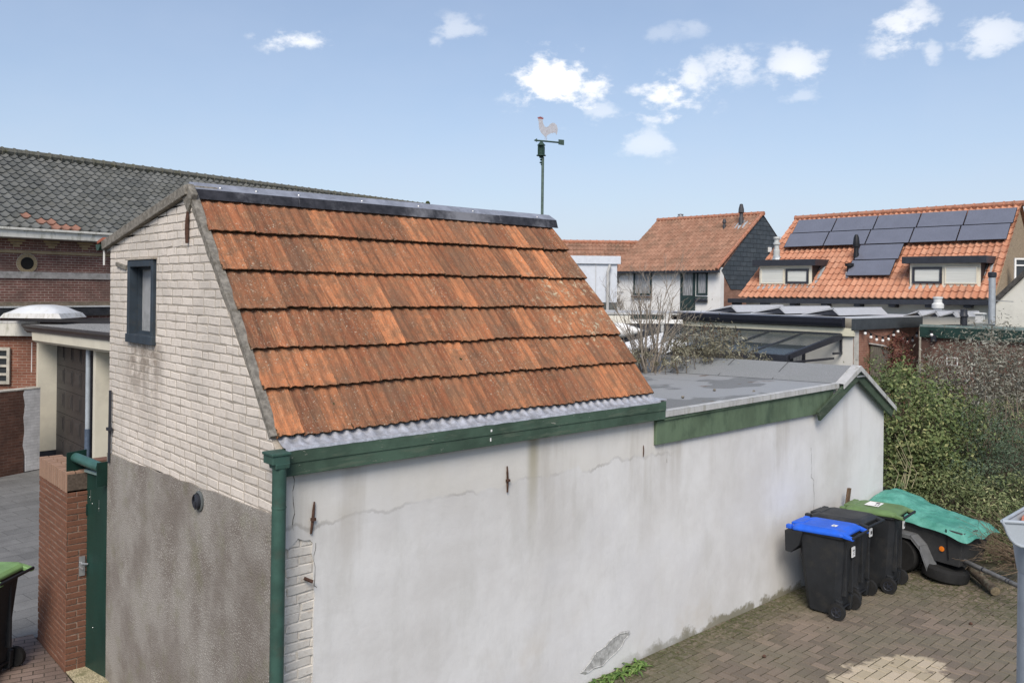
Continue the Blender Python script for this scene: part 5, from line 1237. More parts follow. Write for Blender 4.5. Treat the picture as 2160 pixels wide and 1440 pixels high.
def dormer(s0, s1, t0, top, openleft, name='dormer'):
    a, b = rp(s0, t0), rp(s1, t0); a.z = b.z = min(a.z, b.z)
    h = top-a.z; c = (a+b)/2; w = (b-a).length; ex = (b-a).normalized()
    mb = MB(); dep = h/((rt_.z)/math.hypot(rt_.x, rt_.y))+.25
    mb.prism([a+hn*.02, a+hn*.02+EZ*h, a-hn*dep+EZ*h, a-hn*.02], ex*w); d = mb.build(name, m_cream, rh)
    mb = MB(); mb.prism([a-ex*.008-hn*.03+EZ*.03, a-ex*.008-hn*.03+EZ*h, a-ex*.008-hn*dep+EZ*h], ex*.006); mb.build('cheek', plain('dark_brown_cladding', (.035, .026, .024), .7), d); mb = MB(); mb.prism([b+ex*.002-hn*.03+EZ*.03, b+ex*.002-hn*.03+EZ*h, b+ex*.002-hn*dep+EZ*h], ex*.006); mb.build('cheek', plain('dark_brown_cladding', (.035, .026, .024), .7), d)
    mb = MB(); q = a-ex*.22+hn*.22+EZ*(h-.02); mb.prism([q, q+EZ*.24, q+EZ*.26-hn*(dep+.35), q-hn*(dep+.1)], ex*(w+.44)); mb.build('dormer_roof', m_anth, d)
    mb = MB(); mb.prism([a+ex*(-.12)+hn*.03-EZ*.02, a+ex*(-.12)+hn*.16-EZ*.14, b+ex*.12+hn*.16-EZ*.14, b+ex*.12+hn*.03-EZ*.02], EZ*.02)
    mb.prism([a-ex*.22+rn_*.06-EZ*.1, a-ex*.02+rn_*.06-EZ*.1, a-ex*.02+rn_*.05+rt_*(h*1.4), a-ex*.22+rn_*.05+rt_*(h*1.4)], rn_*.03); mb.build('lead_apron', plain('pale_lead', (.40, .43, .45), .5, .3, var=.15), d)
    z0_ = .08; hh = h-.20
    o1 = c+hn*.03+EZ*(z0_+hh/2)+ex*(w*.245 if openleft else -w*.235); o2 = c+hn*.03+EZ*(z0_+hh/2)+ex*(-w*.235 if openleft else w*.245)
    window(d, o1, ex, EZ, hn, w*.43, hh*.92, .075, m_anth, m_blind, depth=.05)
    window(d, o2, ex, EZ, hn, w*.45, hh*.96, .035, m_cream, m_blind, depth=.03)
    return d
dormer(.52, 2.78, .66, 5.08, True); dormer(6.38, 8.52, .72, 5.05, False)
ALL_S = [8.14, 6.49, 4.85, 3.24, 1.62, 0.0]
m_pv = plain('black_solar_glass', (.135, .145, .185), .22, var=.06, scale=2, dirt=(.11, .112, .13), dscale=30, spec=.9)  # black glass made paler: reflected sky put into its base colour
m_pvf = plain('black_aluminium_frame', (.015, .015, .018), .4)
pos_n = ('first from left', 'second from left', 'third from left', 'fourth from left', 'rightmost')
def pv(s0, s1, t0, t1, sh, lb):
    g0 = .012; q = [rp(s0-g0+sh*0, t0+g0, .17), rp(s1+g0, t0+g0, .17), rp(s1+g0, t1-g0, .17), rp(s0-g0, t1-g0, .17)]
    c = (q[0]+q[2])/2; r = thing('solar_panel', tuple(c), lb, 'solar panel', 'solar panels on the orange roof')
    MB().prism(q, rn_*.035).build('frame', m_pvf, r)
    q2 = [c+(p-c)*.985+rn_*.036 for p in q]; MB().prism(q2, rn_*.003).build('glass', m_pv, r)
rowsT = ((4.70, 3.80, 'upper'), (3.79, 2.89, 'second'))
for ri, (t1, t0, rn2) in enumerate(rowsT):
    off = (0, .06)[ri]
    for k in range(5):
        pv(ALL_S[k]+off, ALL_S[k+1]+off, t0, t1, 0, f'{pos_n[k]} black solar panel in the {rn2} row on the orange roof')
pv(5.07, 3.44, 1.96, 2.86, 0, 'black solar panel alone in the third row on the orange roof')
pv(5.13, 3.51, 1.04, 1.94, 0, 'lowest black solar panel on the orange roof, between the two dormers')
def flue(par, base, prof, mat, name='flue_pipe', collar=True, cm=None):
    mb = MB(); mb.lathe(prof, base, n=14); f = mb.build(name, mat, par, smooth=True)
    if collar: MB().lathe([(.30, -.15), (.16, .02), (.12, .10)], base, rn_*.6+EZ*.6, 12).build('flashing', cm or plain('pale_lead', (.40, .43, .45), .5), f)
    return f
pp = rp(5.05, 2.02); flue(rh, pp, [(.10, -.2), (.10, .35), (.085, .42), (.085, .60), (.12, .62), (.125, .72), (.10, .95), (.06, 1.08), (.0, 1.1)], m_black)
pp = rp(5.12, 1.35); flue(rh, pp, [(.09, -.2), (.09, .30), (.16, .32), (.16, .42), (.0, .44)], m_black)
pp = rp(8.42, 2.5); flue(rh, pp, [(.13, -.3), (.13, .30), (.10, .32), (.10, .50), (.14, .52), (.14, .60), (.10, .62), (.10, .74), (.14, .76), (.14, .84), (.0, .86)], plain('pale_grey_flue', (.45, .47, .46), .6, var=.1))

# ------------------------------------------------------------------ white house with brown-red pantiles (middle)
mh = thing('white_rear_house', (35, 21.5, GZ), 'white painted house with a brown-red pantile roof and slate-blue gable cladding', 'house')
m_bt = pantile('brown_red_pantile', (.25, .13, .085), (.34, .19, .13), (.14, .095, .065), .65)
x0, x1, y0, y1 = 33.0, 36.75, 18.42, 25.12; ez_, rz_ = 5.18, 8.05
pr, _ = pan_roof((x0-.35, y0-.05, ez_-.18), (x0-.35, y1+.1, ez_-.22), (x1, y0-.05, rz_), (x1, y1+.1, rz_), 30, 14, .085, .022, None, 6, 8)
pr.build('roof', m_bt, mh, smooth=True, angle=40)
MB().quad((x1, y0-.05, rz_), (x1+4.2, y0-.05, rz_-3.15), (x1+4.2, y1, rz_-3.15), (x1, y1, rz_)).build('rear_roof', m_bt, mh)
ridge_tiles((x1, y0-.1, rz_+.04), (x1, y1+.15, rz_+.04), 18, .12, m_cap_orange, mh)
ridge_tiles((x0-.38, y0-.02, ez_-.10), (x1, y0-.02, rz_+.06), 14, .09, m_cap_orange, mh, 'verge_tiles')
MB().bb((x0, y0, GZ), (x0+.3, y1, ez_)).build('facade', m_white, mh)
mb = MB(); mb.prism([(x0+.3, y0+.01, GZ), (x0+.3, y0+.01, ez_+.2), (x1, y0+.01, rz_-.1), (x1+4.0, y0+.01, rz_-3.1), (x1+4.0, y0+.01, GZ)], (0, .25, 0)); mb.build('side_wall', bricks('house_side_brick', (.24, .12, .085), (.32, .17, .12), (.35, .26, .2), .215, .0655, .01, bump=.2), mh)
m_slate = bricks('blue_grey_slate_cladding', (.06, .075, .09), (.085, .10, .115), (.012, .017, .02), .6, .24, .035, rough=.6, bump=.5)
mb = MB(); mb.prism([(x0+.05, y0-.02, ez_-.15), (x1, y0-.02, rz_-.02), (x1+4.1, y0-.02, rz_-3.1), (x1+4.1, y0-.02, 4.1), (x0+.9, y0-.02, 4.1)], (0, .03, 0)); mb.build('slate_gable', m_slate, mh)
MB().bb((x0-.42, y0-.15, ez_-.26), (x0-.28, y1+.25, ez_-.16)).build('eaves_gutter', m_anth, mh)
m_dgf = plain('dark_green_frame', (.025, .045, .045), .5)
def mhw(u0_, u1_, v0_, v1_, fr, mf, mp, nm='window', **k):
    a = onx(u0_, (v0_+v1_)/2, x0); b = onx(u1_, (v0_+v1_)/2, x0); zt_ = onx((u0_+u1_)/2, v0_, x0).z; zb_ = onx((u0_+u1_)/2, v1_, x0).z
    return window(mh, V((x0-.001, (a.y+b.y)/2, (zt_+zb_)/2)), -EY, EZ, -EX, abs(a.y-b.y), zt_-zb_, fr, mf, mp, nm, **k)
mhw(1337, 1375, 568, 622, .09, m_dgf, m_curtain, trans=(.72,))
mhw(1470, 1493, 568, 622, .09, m_dgf, m_curtain, trans=(.72,))
w_ = mhw(1436, 1467, 569, 656, .14, m_dgf, m_curtain, 'balcony_door')
a, b = onx(1438, 640, x0), onx(1465, 640, x0); MB().bb((x0-.06, b.y, onx(1450, 656, x0).z), (x0-.04, a.y, onx(1450, 623, x0).z)).build('door_lower_panel', m_dgf, w_)
for (u0_, u1_, v0_, v1_, nm, mt_) in ((1337, 1375, 569, 577, 'window_head', m_anth), (1469, 1494, 569, 577, 'window_head', m_anth), (1334, 1377, 624, 628, 'window_sill', m_rust), (1468, 1494, 625, 629, 'window_sill', m_dgf), (1468, 1494, 631, 637, 'flower_box', m_anth)):
    a, b = onx(u0_, v0_, x0), onx(u1_, v1_, x0); MB().bb((x0-.14, b.y, b.z), (x0-.051, a.y, a.z)).build(nm, mt_, mh)
pp = V((x1-1.0, y0+1.0, rz_-.8))
for yy, zz, hh_, rr_2 in ((19.2, 7.45, 1.15, .13), (20.1, 7.30, .55, .09)):
    xx = x1-(rz_-zz)*3.9/3.05; MB().lathe([(rr_2, -.3), (rr_2, hh_*.35), (rr_2*.7, hh_*.4), (rr_2*.7, hh_*.55), (rr_2*1.15, hh_*.6), (rr_2*1.1, hh_*.75), (rr_2*.6, hh_*.98), (0, hh_)], (xx, yy, zz), n=12).build('flue_pipe', plain('dull_black_pipe', (.05, .052, .058), .6), mh, smooth=True)
MB().lathe([(.12, -.5), (.12, .15), (.2, .18), (.2, .24), (.12, .26), (.18, .34), (.0, .38)], (x1+.4, 23.95, rz_), n=12).build('flue_pipe', m_steel, mh, smooth=True)
MB().lathe([(.5, 0), (.2, .06)], (36.0, 19.2, 7.50), (-.6, 0, .8), 12).build('lead_slate', plain('pale_lead', (.4, .43, .45), .5), mh)
MB().bb((37.3, y0-.12, 6.1), (37.5, y0-.02, 6.35)).build('wall_lamp', m_white, mh)

# long low roof behind, and the white panelled building
lb2 = thing('long_tiled_building', (36, 29, GZ), 'long low building with a red pantile roof seen behind the white panelled block', 'building')
a, b = at(1150, 514, 50), at(1352, 508, 50); a.z = b.z = 6.75
dl = (b-a).normalized(); dn2 = V((dl.y, -dl.x, 0)); dn2 = dn2 if dn2.dot(fwd) < 0 else -dn2
pr, _ = pan_roof(a+dn2*2.6-EZ*1.9, b+dl*2+dn2*2.6-EZ*1.9, a, b+dl*2, 34, 8, .05, .035, None, 6, 4); pr.build('roof', m_bt, lb2, smooth=True, angle=40)
ridge_tiles(a+EZ*.05, b+dl*2+EZ*.05, 20, .12, m_cap_orange, lb2)
MB().prism([a+dn2*2.4-EZ*1.9, b+dl*2+dn2*2.4-EZ*1.9, b+dl*2+dn2*2.4-EZ*6.6, a+dn2*2.4-EZ*6.6], -dn2*3).build('wall', m_white, lb2)
wp = thing('white_panelled_block', (27.5, 21, GZ), 'flat-topped white panelled block with a grey drainpipe behind the tiled shed', 'building')
a, b = at(1150, 541, 38), at(1302, 541, 38); a.z = b.z = CAM.z+(at(1300, 545, 38).z-CAM.z)
pn = plain('white_panel', (.56, .60, .66), .55, var=.05)
db = (b-a).normalized(); nb = V((db.y, -db.x, 0)); nb = nb if nb.dot(fwd) < 0 else -nb
h1 = at(1300, 638, 38).z
MB().prism([a-EZ*.0, b, V((b.x, b.y, h1)), V((a.x, a.y, h1))], -nb*4).build('wall', pn, wp)
MB().prism([a+nb*.1+EZ*.1, b+nb*.1+db*.15+EZ*.1, b+nb*.1+db*.15-EZ*.25, a+nb*.1-EZ*.25], -nb*.3).build('roof_trim', pn, wp)
mb = MB()
for u in (1256, 1286):
    q = at(u, 600, 37.95); mb.prism([V((q.x, q.y, h1+.0)), V((q.x, q.y, a.z-.2)), V((q.x, q.y, a.z-.2))+db*.02, V((q.x, q.y, h1))+db*.02], nb*.01)
mb.build('panel_joint', m_alu, wp); tag(bpy.data.objects['panel_joint'], label='thin vertical joints between panels')
mb = MB(); q = at(1282, 600, 37.8); mb.tube([V((q.x, q.y, h1-1.2)), V((q.x, q.y, a.z-.6)), V((q.x, q.y, a.z-.3))+db*.1], .07, 8); mb.build('drainpipe', m_alu, wp)
MB().prism([V((a.x, a.y, GZ)), V((b.x, b.y, GZ)), V((b.x, b.y, h1-.02)), V((a.x, a.y, h1-.02))], -nb*3.9).build('lower_wall', plain('dull_glazed_lower_wall', (.10, .105, .10), .4, var=.3), wp)

# ------------------------------------------------------------------ extension with glazed veranda
ex_ = thing('flat_roofed_extension', (23.5, 8.5, GZ), 'single-storey extension with an anthracite roof edge, cream fascia and red brick end wall', 'extension')
XF, YE, ZT = 21.4, 6.0, 3.24
MB().bb((XF, YE+.02, GZ), (XF+.3, 12.9, 2.95)).build('facade', plain('off_white_render', (.60, .60, .57), .85, var=.05, scale=2), ex_)
MB().bb((XF+.005, YE, GZ), (26.0, YE+.018, 2.9)).build('brick_end_wall', bricks('salmon_brick', (.26, .115, .078), (.36, .17, .12), (.40, .30, .23), .215, .0655, .012, dirt=(.20, .11, .085), bump=.3), ex_)
MB().bb((XF+.0, YE-.012, GZ), (XF+.30, YE-.002, 2.9)).build('painted_corner', bricks('white_painted_corner_brick', (.60, .59, .54), (.66, .65, .60), (.5, .48, .44), .215, .0655, .008, bump=.4), ex_)
MB().bb((XF-.12, YE-.10, 2.9), (26.05, YE+.02, ZT)).build('roof_edge', plain('slate_grey_roof_edge', (.05, .058, .066), .5, var=.15), ex_, bevel=.01)
mb = MB(); prof = [(-.10, 2.96), (-.24, 3.0), (-.30, 3.10), (-.34, 3.24), (-.10, 3.27)]; mb.prism([(XF+a, YE+.22, z) for a, z in prof], (0, 6.2, 0)); mb.build('gutter', plain('blue_black_gutter', (.025, .028, .04), .35, var=.1), ex_)
MB().bb((XF-.10, YE-.04, 2.72), (XF-.002, 12.9, 2.95)).build('cream_fascia', plain('cream_fascia', (.62, .60, .47), .7, var=.05), ex_)
MB().bb((XF-.1, YE-.02, ZT), (27.3, 12.9, ZT+.03)).build('flat_roof', plain('bright_roof_membrane', (.52, .54, .57), .45, var=.08, scale=2), ex_)
# glazed doors and wall openings under the veranda
mb = MB(); mb.bb((XF-.03, 7.55, GZ), (XF-.004, 11.6, 2.3)); gd2 = mb.build('sliding_doors', m_dglass, ex_)
mb = MB()
for y in (7.55, 8.5, 9.5, 10.5, 11.55): mb.bb((XF-.07, y-.04, GZ), (XF-.032, y+.04, 2.32))
mb.bb((XF-.071, 7.5, 2.30), (XF-.031, 11.6, 2.36)); mb.build('door_frame', m_anth, gd2)
MB().bb((XF-.06, 7.62, .6), (XF-.035, 7.9, 2.2)).build('curtain', m_curtain, gd2)
ver = thing('glass_veranda', (19.8, 8.8, GZ), 'glass-roofed veranda with anthracite beams against the extension', 'veranda')
cR = ony(1660, 757, 6.35); YV0, YV1 = 6.35, 13.2; xl, zl, xh, zh = cR.x, cR.z+.08, XF-.08, 2.74
zl = max(zl, 2.2)
mb = MB(); mb.bb((xl-.10, YV0-.05, zl-.17), (xl+.06, YV1, zl+.03)); mb.build('front_beam', m_anth, ver, bevel=.01)
mb = MB(); mb.bb((xh-.04, YV0, zh-.04), (xh+.04, YV1, zh+.06)); mb.build('wall_plate', m_anth, ver)
n5 = 6
for k in range(n5+1):
    y = YV0+(YV1-YV0)*k/n5; w2 = .05 if k == 0 else .022; mb = MB(); mb.prism([(xl, y-w2, zl-.10 if k == 0 else zl-.02), (xh, y-w2, zh-.12 if k == 0 else zh-.02), (xh, y-w2, zh+.05), (xl, y-w2, zl+.05)], (0, 2*w2, 0)); mb.build('rafter', m_anth, ver)
gm, gt_, gb2 = principled('veranda_glass', .08, 0, .6); gb2.inputs['Base Color'].default_value = (.10, .12, .12, 1); gb2.inputs['Alpha'].default_value = .32
mb = MB()
for k in range(n5):
    ya, yb = YV0+(YV1-YV0)*k/n5+.03, YV0+(YV1-YV0)*(k+1)/n5-.03; mb = MB(); mb.prism([(xl+.02, ya, zl+.02), (xh, ya, zh+.02), (xh, yb, zh+.02), (xl+.02, yb, zl+.02)], (0, 0, .01)); mb.build('roof_glass', gm, ver)
mb = MB(); mb.bb((xl-.02, YV0-.04, GZ), (xl+.08, YV0+.06, zl-.17)); mb.bb((xl-.02, YV1-.1, GZ), (xl+.08, YV1, zl-.17)); mb.build('post', m_anth, ver)
mb = MB(); mb.bb((XF-.55, YV0-.02, 2.18), (XF-.02, YV0+.03, 2.24)); mb.bb((XF-.1, YV0-.02, 2.24), (XF-.03, YV0+.03, 2.75)); mb.build('side_frame', m_anth, ver)
MB().bb((xl, YV0-.01, 2.04), (XF-.5, YV0+.03, 2.10)).build('side_rail', m_anth, ver)
# tilted panels on the flat roof (east-west racks seen from the end)
m_pvl = plain('sky_reflecting_panel', (.36, .38, .42), .22, var=.05, spec=.8); m_frl = plain('pale_panel_frame', (.5, .51, .53), .5, .3, var=.05)  # pale blue-grey panel colour paints in the reflected sky
def rack(yc, w, h, x0_, x1_, lb):
    r = thing('tilted_solar_panel', ((x0_+x1_)/2, yc, ZT+.03), lb, 'solar panel', 'tilted panels on the flat roof')
    z0_ = ZT+.04; pk = (yc-w*.22, z0_+h); lo_ = (yc+w*.75, z0_+.03); ro_ = (yc-w*.42, z0_+.03)
    MB().prism([(x0_, lo_[0], lo_[1]), (x0_, pk[0], pk[1]), (x0_, pk[0], pk[1]-.045), (x0_, lo_[0], lo_[1]-.02)], (x1_-x0_, 0, 0)).build('panel_frame', m_frl, r)
    MB().prism([(x0_+.05, lo_[0]-.05, lo_[1]+.008), (x0_+.05, pk[0]+.04, pk[1]+.002), (x0_+.05, pk[0]+.04, pk[1]+.010), (x0_+.05, lo_[0]-.05, lo_[1]+.016)], (x1_-x0_-.1, 0, 0)).build('panel_glass', m_pvl, r)
    MB().prism([(x0_, pk[0], pk[1]-.02), (x0_, ro_[0], ro_[1]), (x0_, ro_[0]+.06, ro_[1]), (x0_, pk[0]+.06, pk[1]-.05)], (x1_-x0_, 0, 0)).build('rack_back', m_frl, r)
    MB().prism([(x0_+.03, pk[0]+.04, pk[1]-.06), (x0_+.03, lo_[0]-.3, lo_[1]), (x0_+.03, ro_[0]+.05, ro_[1])], (x1_-x0_-.06, 0, 0)).build('rack_dark_side', m_anth, r)  # dark triangular infill below the tilted panel
for k, (u, lb) in enumerate(((1537, 'tilted panel on the flat roof, leftmost, in front of the white house'), (1637, 'tilted panel on the flat roof, second from the left'), (1748, 'tilted panel on the flat roof, third from the left below the left dormer'))):
    q = onx(u, 646, XF+.5); rack(q.y, 1.1, .26, XF+.35, XF+3.6, lb)
for k, (u, lb) in enumerate(((1931, 'tilted panel on the flat roof, just left of the white vent pipe'), (1968, 'tilted panel on the flat roof, directly behind the white vent pipe'), (2005, 'tilted panel on the flat roof, right of the white vent pipe'))):
    q = onx(u, 650, XF+2.6); rack(q.y, .50, .20, XF+2.6, XF+4.6, lb)
# ------------------------------------------------------------------ green-edged low wing at the right
gw_ = thing('green_edged_wing', (25.5, 3.5, GZ), 'low brown brick wing with a dark green roof edge behind the silvery shrub', 'building')
wa, wb = at(1940, 690, 26.3), at(2240, 700, 23.2); zt3 = 2.98; wa.z = wb.z = zt3
dw = (wb-wa).normalized(); nw = V((dw.y, -dw.x, 0)); nw = nw if nw.dot(fwd) < 0 else -nw
MB().prism([V((wa.x, wa.y, GZ))-nw*.1, V((wb.x, wb.y, GZ))-nw*.1, V((wb.x, wb.y, 2.75))-nw*.1, V((wa.x, wa.y, 2.75))-nw*.1], -nw*.3).build('wall', bricks('wing_brown_brick', (.13, .07, .055), (.19, .105, .08), (.17, .13, .11), .215, .0655, .01, dirt=(.09, .055, .045), bump=.3), gw_)
MB().prism([wa-EZ*.32, wb-EZ*.32, wb, wa], -nw*.3).build('roof_edge', plain('dark_green_fascia', (.018, .045, .038), .55, var=.2, scale=3), gw_)
MB().prism([wa, wb, wb-nw*5, wa-nw*5], EZ*.03).build('flat_roof', plain('grey_green_roof', (.18, .21, .20), .75, var=.3, scale=3, dirt=(.10, .10, .10), dscale=5), gw_)
MB().prism([wa-nw*.0+EZ*.03, wb+EZ*.03, wb+EZ*.07, wa+EZ*.07], -nw*.08).build('edge_trim', plain('weathered_teal_trim', (.18, .25, .24), .6), gw_)
q = at(1962, 720, 26.3); MB().tube([V((q.x, q.y, GZ)), V((q.x, q.y, 2.7))], .07, 10).build('drainpipe', m_anth, gw_)
def rvent(u, vb, Y, prof, mat, nm, lab=None):
    q = at(u, vb, Y); return MB().lathe(prof, q, n=14).build(nm, mat, gw_, smooth=True)
k_ = 25.5/F
rvent(2033, 679, 25.5, [(7*k_, -.1), (7*k_, .14), (9*k_, .16), (9*k_, .20), (7*k_, .24), (7*k_, .38), (0, .39)], m_anth, 'roof_vent')
rvent(1978, 668, 27.5, [(16*k_, 0), (10*k_, .03), (9*k_, .26), (13*k_, .28), (13*k_, .40), (9*k_, .46), (9*k_, .58), (11*k_, .60), (11*k_, .64), (0, .66)], plain('pale_vent_pipe', (.56, .57, .56), .5, var=.06), 'roof_vent')
q = at(2067, 670, 25.0); mb = MB(); mb.box(q, (.20, .20, .30)); mb.box(q+EZ*.12, (.28, .28, .04)); mb.build('box_vent', MATS['pale_vent_pipe'], gw_, bevel=.01)
q = at(2092, 676, 25.3); mb = MB(); mb.tube([q-EZ*.1, q+EZ*1.36], 6.5*k_, 16); tp_ = mb.build('tall_flue', plain('zinc_flue', (.36, .39, .42), .5, .3, var=.1, scale=8), gw_, smooth=True)
MB().lathe([(6.7*k_, 1.28), (8.3*k_, 1.30), (8.3*k_, 1.42), (6.7*k_, 1.44), (0, 1.45)], q, n=16).build('flue_cap', m_anth, tp_, smooth=True)
MB().tube([q+EZ*.60, q+EZ*.57+right0*.75+fwd*.2], .012, 6).build('flue_stay', m_steel, tp_)
# wall lantern and mini plaque on the wing
q = at(1971, 713, 26.0); mb = MB(); mb.box(q, (.15, .15, .20)); mb.build('wall_light', m_anth, gw_)
q = at(2009, 762, 25.4); mb = MB(); s3 = .013*25.4/26
for dx0, dx1, dz0, dz1 in ((-13, 13, 8, 10), (-13, 13, -10, -8), (-13, -11, -8, 8), (11, 13, -8, 8), (-1, 1, -8, 8)): mb.prism([q+dw*dx0*s3+EZ*dz0*s3, q+dw*dx1*s3+EZ*dz0*s3, q+dw*dx1*s3+EZ*dz1*s3, q+dw*dx0*s3+EZ*dz1*s3], nw*.03)
mb.build('small_window_frame', m_white, gw_)
# white gabled building at the far right edge with its neighbour behind
wg = thing('white_gabled_building', (27, 2.0, GZ), 'plain white gable end with a dark sloping verge at the right edge', 'building')
g0_, g1_ = at(2101, 640, 26.8), at(2230, 520, 25.4); gb_ = at(2101, 690, 26.8)
nG = V((g1_.y-g0_.y, -(g1_.x-g0_.x), 0)).normalized(); nG = nG if nG.dot(fwd) < 0 else -nG
MB().prism([V((g0_.x, g0_.y, GZ)), V((g1_.x, g1_.y, GZ)), g1_, g0_], -nG*.3).build('gable_wall', m_wr, wg)
MB().prism([g0_+nG*.08, g1_+nG*.08, g1_+nG*.08+EZ*.20, g0_+nG*.08+EZ*.20], -nG*.5).build('verge', plain('dark_mossy_verge', (.07, .065, .06), .9, var=.4, scale=12), wg)
q = at(2152, 575, 29.2); window(rh, V((q.x, q.y, q.z)), right0, EZ, -fwd, .45, 1.0, .06, m_white, m_dglass, trans=(.25,))
# string of festoon bulbs
fs = thing('festoon_lights', (23.8, 5.9, 2.6), 'string of small white festoon bulbs hanging in loops on the brick wall', 'string lights')
pts_ = [(1825, 703), (1837, 711), (1849, 716), (1862, 718), (1874, 715), (1885, 707), (1894, 699), (1904, 713), (1914, 721), (1925, 718), (1934, 708), (1942, 696), (1965, 706), (1996, 710), (2046, 698)]
wpts = [ony(u, v, 5.86) if u < 1945 else at(u, v, 25.7) for u, v in pts_]
MB().tube([p+EZ*.12 for p in wpts], .010, 4).build('cable', m_black, fs)
for p in wpts:
    b_ = MB().lathe([(.01, -.05), (.034, -.035), (.046, 0), (.034, .035), (.02, .045)], p, n=10).build('bulb', m_white, fs, smooth=True)
    MB().lathe([(.035, .045), (.035, .12), (.0, .125)], p, n=8).build('bulb_socket', m_black, b_)
# narrow slatted cupboard by the brick wall
q0, q1 = ony(1843, 727, 5.85), ony(1862, 727, 5.85); cb_ = thing('garden_cupboard', ((q0.x+q1.x)/2, 5.7, GZ), 'narrow weathered garden cupboard with a pale lid against the brick wall', 'cupboard')
MB().bb((q0.x, 5.62, GZ), (q1.x, 5.95, q0.z-.04)).build('cabinet', plain('weathered_boards', (.13, .12, .10), .85, var=.4, scale=9, stretch=(6, 6, .4)), cb_)
MB().prism([(q0.x-.05, 5.55, q0.z-.02), (q1.x+.05, 5.55, q0.z-.14), (q1.x+.05, 5.98, q0.z-.10), (q0.x-.05, 5.98, q0.z+.02)], (0, 0, .04)).build('cupboard_lid', m_alu, cb_)

# low roofs between (seen through the bare shrub)
mr = thing('neighbour_canopy', (17, 12, GZ), 'white sloping canopy roof half hidden by the leafless shrub', 'canopy')
def qpoly(pts, Ys, th, nm, mat, par):
    p = [at(u, v, Y) for (u, v), Y in zip(pts, Ys)]; MB().prism(p, V((0, 0, -th))).build(nm, mat, par)
qpoly([(1318, 722), (1400, 700), (1392, 722), (1325, 742)], (20, 21.5, 19.5, 18), .05, 'canopy_sheet', m_white, mr)
qpoly([(1318, 719), (1404, 698), (1404, 701), (1318, 722)], (20.2, 21.6, 21.5, 20.1), .04, 'canopy_edge', m_dark, mr)
qpoly([(1372, 731), (1420, 715), (1450, 722), (1400, 742)], (18.5, 19.5, 18.8, 18), .05, 'lower_sheet', m_white, mr)
lr = thing('low_white_shed', (23, 17, GZ), 'low white flat-topped shed with a green panel beyond the leafless shrub', 'shed')
def fbox(u0_, u1_, v0_, v1_, Y, th, nm, mat, par):
    a, b = at(u0_, v0_, Y), at(u1_, v0_, Y); zb_ = at((u0_+u1_)/2, v1_, Y).z; b.z = a.z
    MB().prism([a, b, V((b.x, b.y, zb_)), V((a.x, a.y, zb_))], fwd*th).build(nm, mat, par)
fbox(1255, 1432, 659, 663, 29.0, 4, 'roof_edge', m_alu, lr); fbox(1255, 1330, 663, 682, 29.05, .3, 'wall', m_wr, lr); fbox(1330, 1400, 663, 673, 29.05, .3, 'green_panel', m_dgf, lr); fbox(1330, 1440, 673, 682, 29.05, .3, 'lower_panel', m_white, lr); fbox(1255, 1440, 682, 760, 29.1, .3, 'dark_base', m_anth, lr)
ct = thing('curved_white_cover', tuple(at(1325, 700, 24)), 'rounded white cover over a dark base beyond the leafless shrub', 'cover')
p = at(1300, 697, 24); mb = MB(); mb.tube([p-right0*.5, p+right0*.2, p+right0*.5, p+right0*.75], [.22, .21, .12, .03], 14); mb.build('shell', m_white, ct, smooth=True)
fbox(1290, 1370, 697, 720, 24.0, 1, 'base', m_anth, ct)
p = at(1397, 692, 25); MB().lathe([(.05, -.2), (.05, .1), (.07, .12), (.07, .16)], p, n=10).build('stub_pipe', m_alu, ct)

# ================================================================== PLANTS
def shrub(name, label, cat, blobs, nleaf, lsize, mleaf, seed, group=None, stems=None, msteam=None, fan=0, base=None, clumps=60, flat=.5, lw=.45):
    """blobs: (centre, radii); leaves gathered in many small clumps inside each blob"""
    R = random.Random(seed); b0 = blobs[0][0]; base = base or V((b0.x, b0.y, GZ))
    r = thing(name, tuple(base), label, cat, group); mb = MB(); tot = sum(q[1].x*q[1].y*q[1].z for q in blobs)
    st = MB()
    for c, rd in blobs:
        share = rd.x*rd.y*rd.z/tot; nc = max(6, int(clumps*share))
        for _ in range(nc):
            while True:
                d = V((R.uniform(-1, 1), R.uniform(-1, 1), R.uniform(-1, 1)))
                if d.length <= 1: break
            d = d.normalized()*(d.length**.45)
            cc = V((c.x+d.x*rd.x, c.y+d.y*rd.y, c.z+d.z*rd.z)); cs = R.uniform(.6, 1.5)*min(rd)*.26; tb = R.uniform(-.25, .25)
            if msteam and R.random() < .6: st.tube([V((b0.x+R.gauss(0, .12), b0.y+R.gauss(0, .12), GZ)).lerp(cc, .25), V((b0.x, b0.y, GZ)).lerp(cc, .65)+V((R.gauss(0, .06), R.gauss(0, .06), 0)), cc], [.014, .009, .004], 4, cap=False)
            for _ in range(int(nleaf*share/nc)):
                p = cc+V((R.gauss(0, cs), R.gauss(0, cs), R.gauss(0, cs*.8)))
                if p.z < GZ+.02: continue
                out_ = (p-c).normalized(); n_ = (out_*.6+V((R.gauss(0, .6), R.gauss(0, .6), R.gauss(.35, .6)))).normalized()
                a = n_.orthogonal().normalized(); ang = R.uniform(0, 2*PI); b = n_.cross(a); u_ = a*math.cos(ang)+b*math.sin(ang); w_ = n_.cross(u_); ls = lsize*R.choice((R.uniform(.5, .9), R.uniform(.8, 1.7)))
                k = len(mb.v); mb.v += [p-u_*ls*.5, p-w_*ls*lw*.5+n_*ls*.08, p+u_*ls*.5, p+w_*ls*lw*.5+n_*ls*.08]; mb.f.append((k, k+1, k+2, k+3)); mb.t.append(min(1, max(0, R.random()*.8+.1+tb)))
    mb.build('foliage', mleaf, r)
    if msteam and st.v: st.build('stems', msteam, r)
    return r
m_yg = leafmat('yellow_green_leaf', (.065, .10, .035), (.15, .19, .068), (.36, .36, .16))
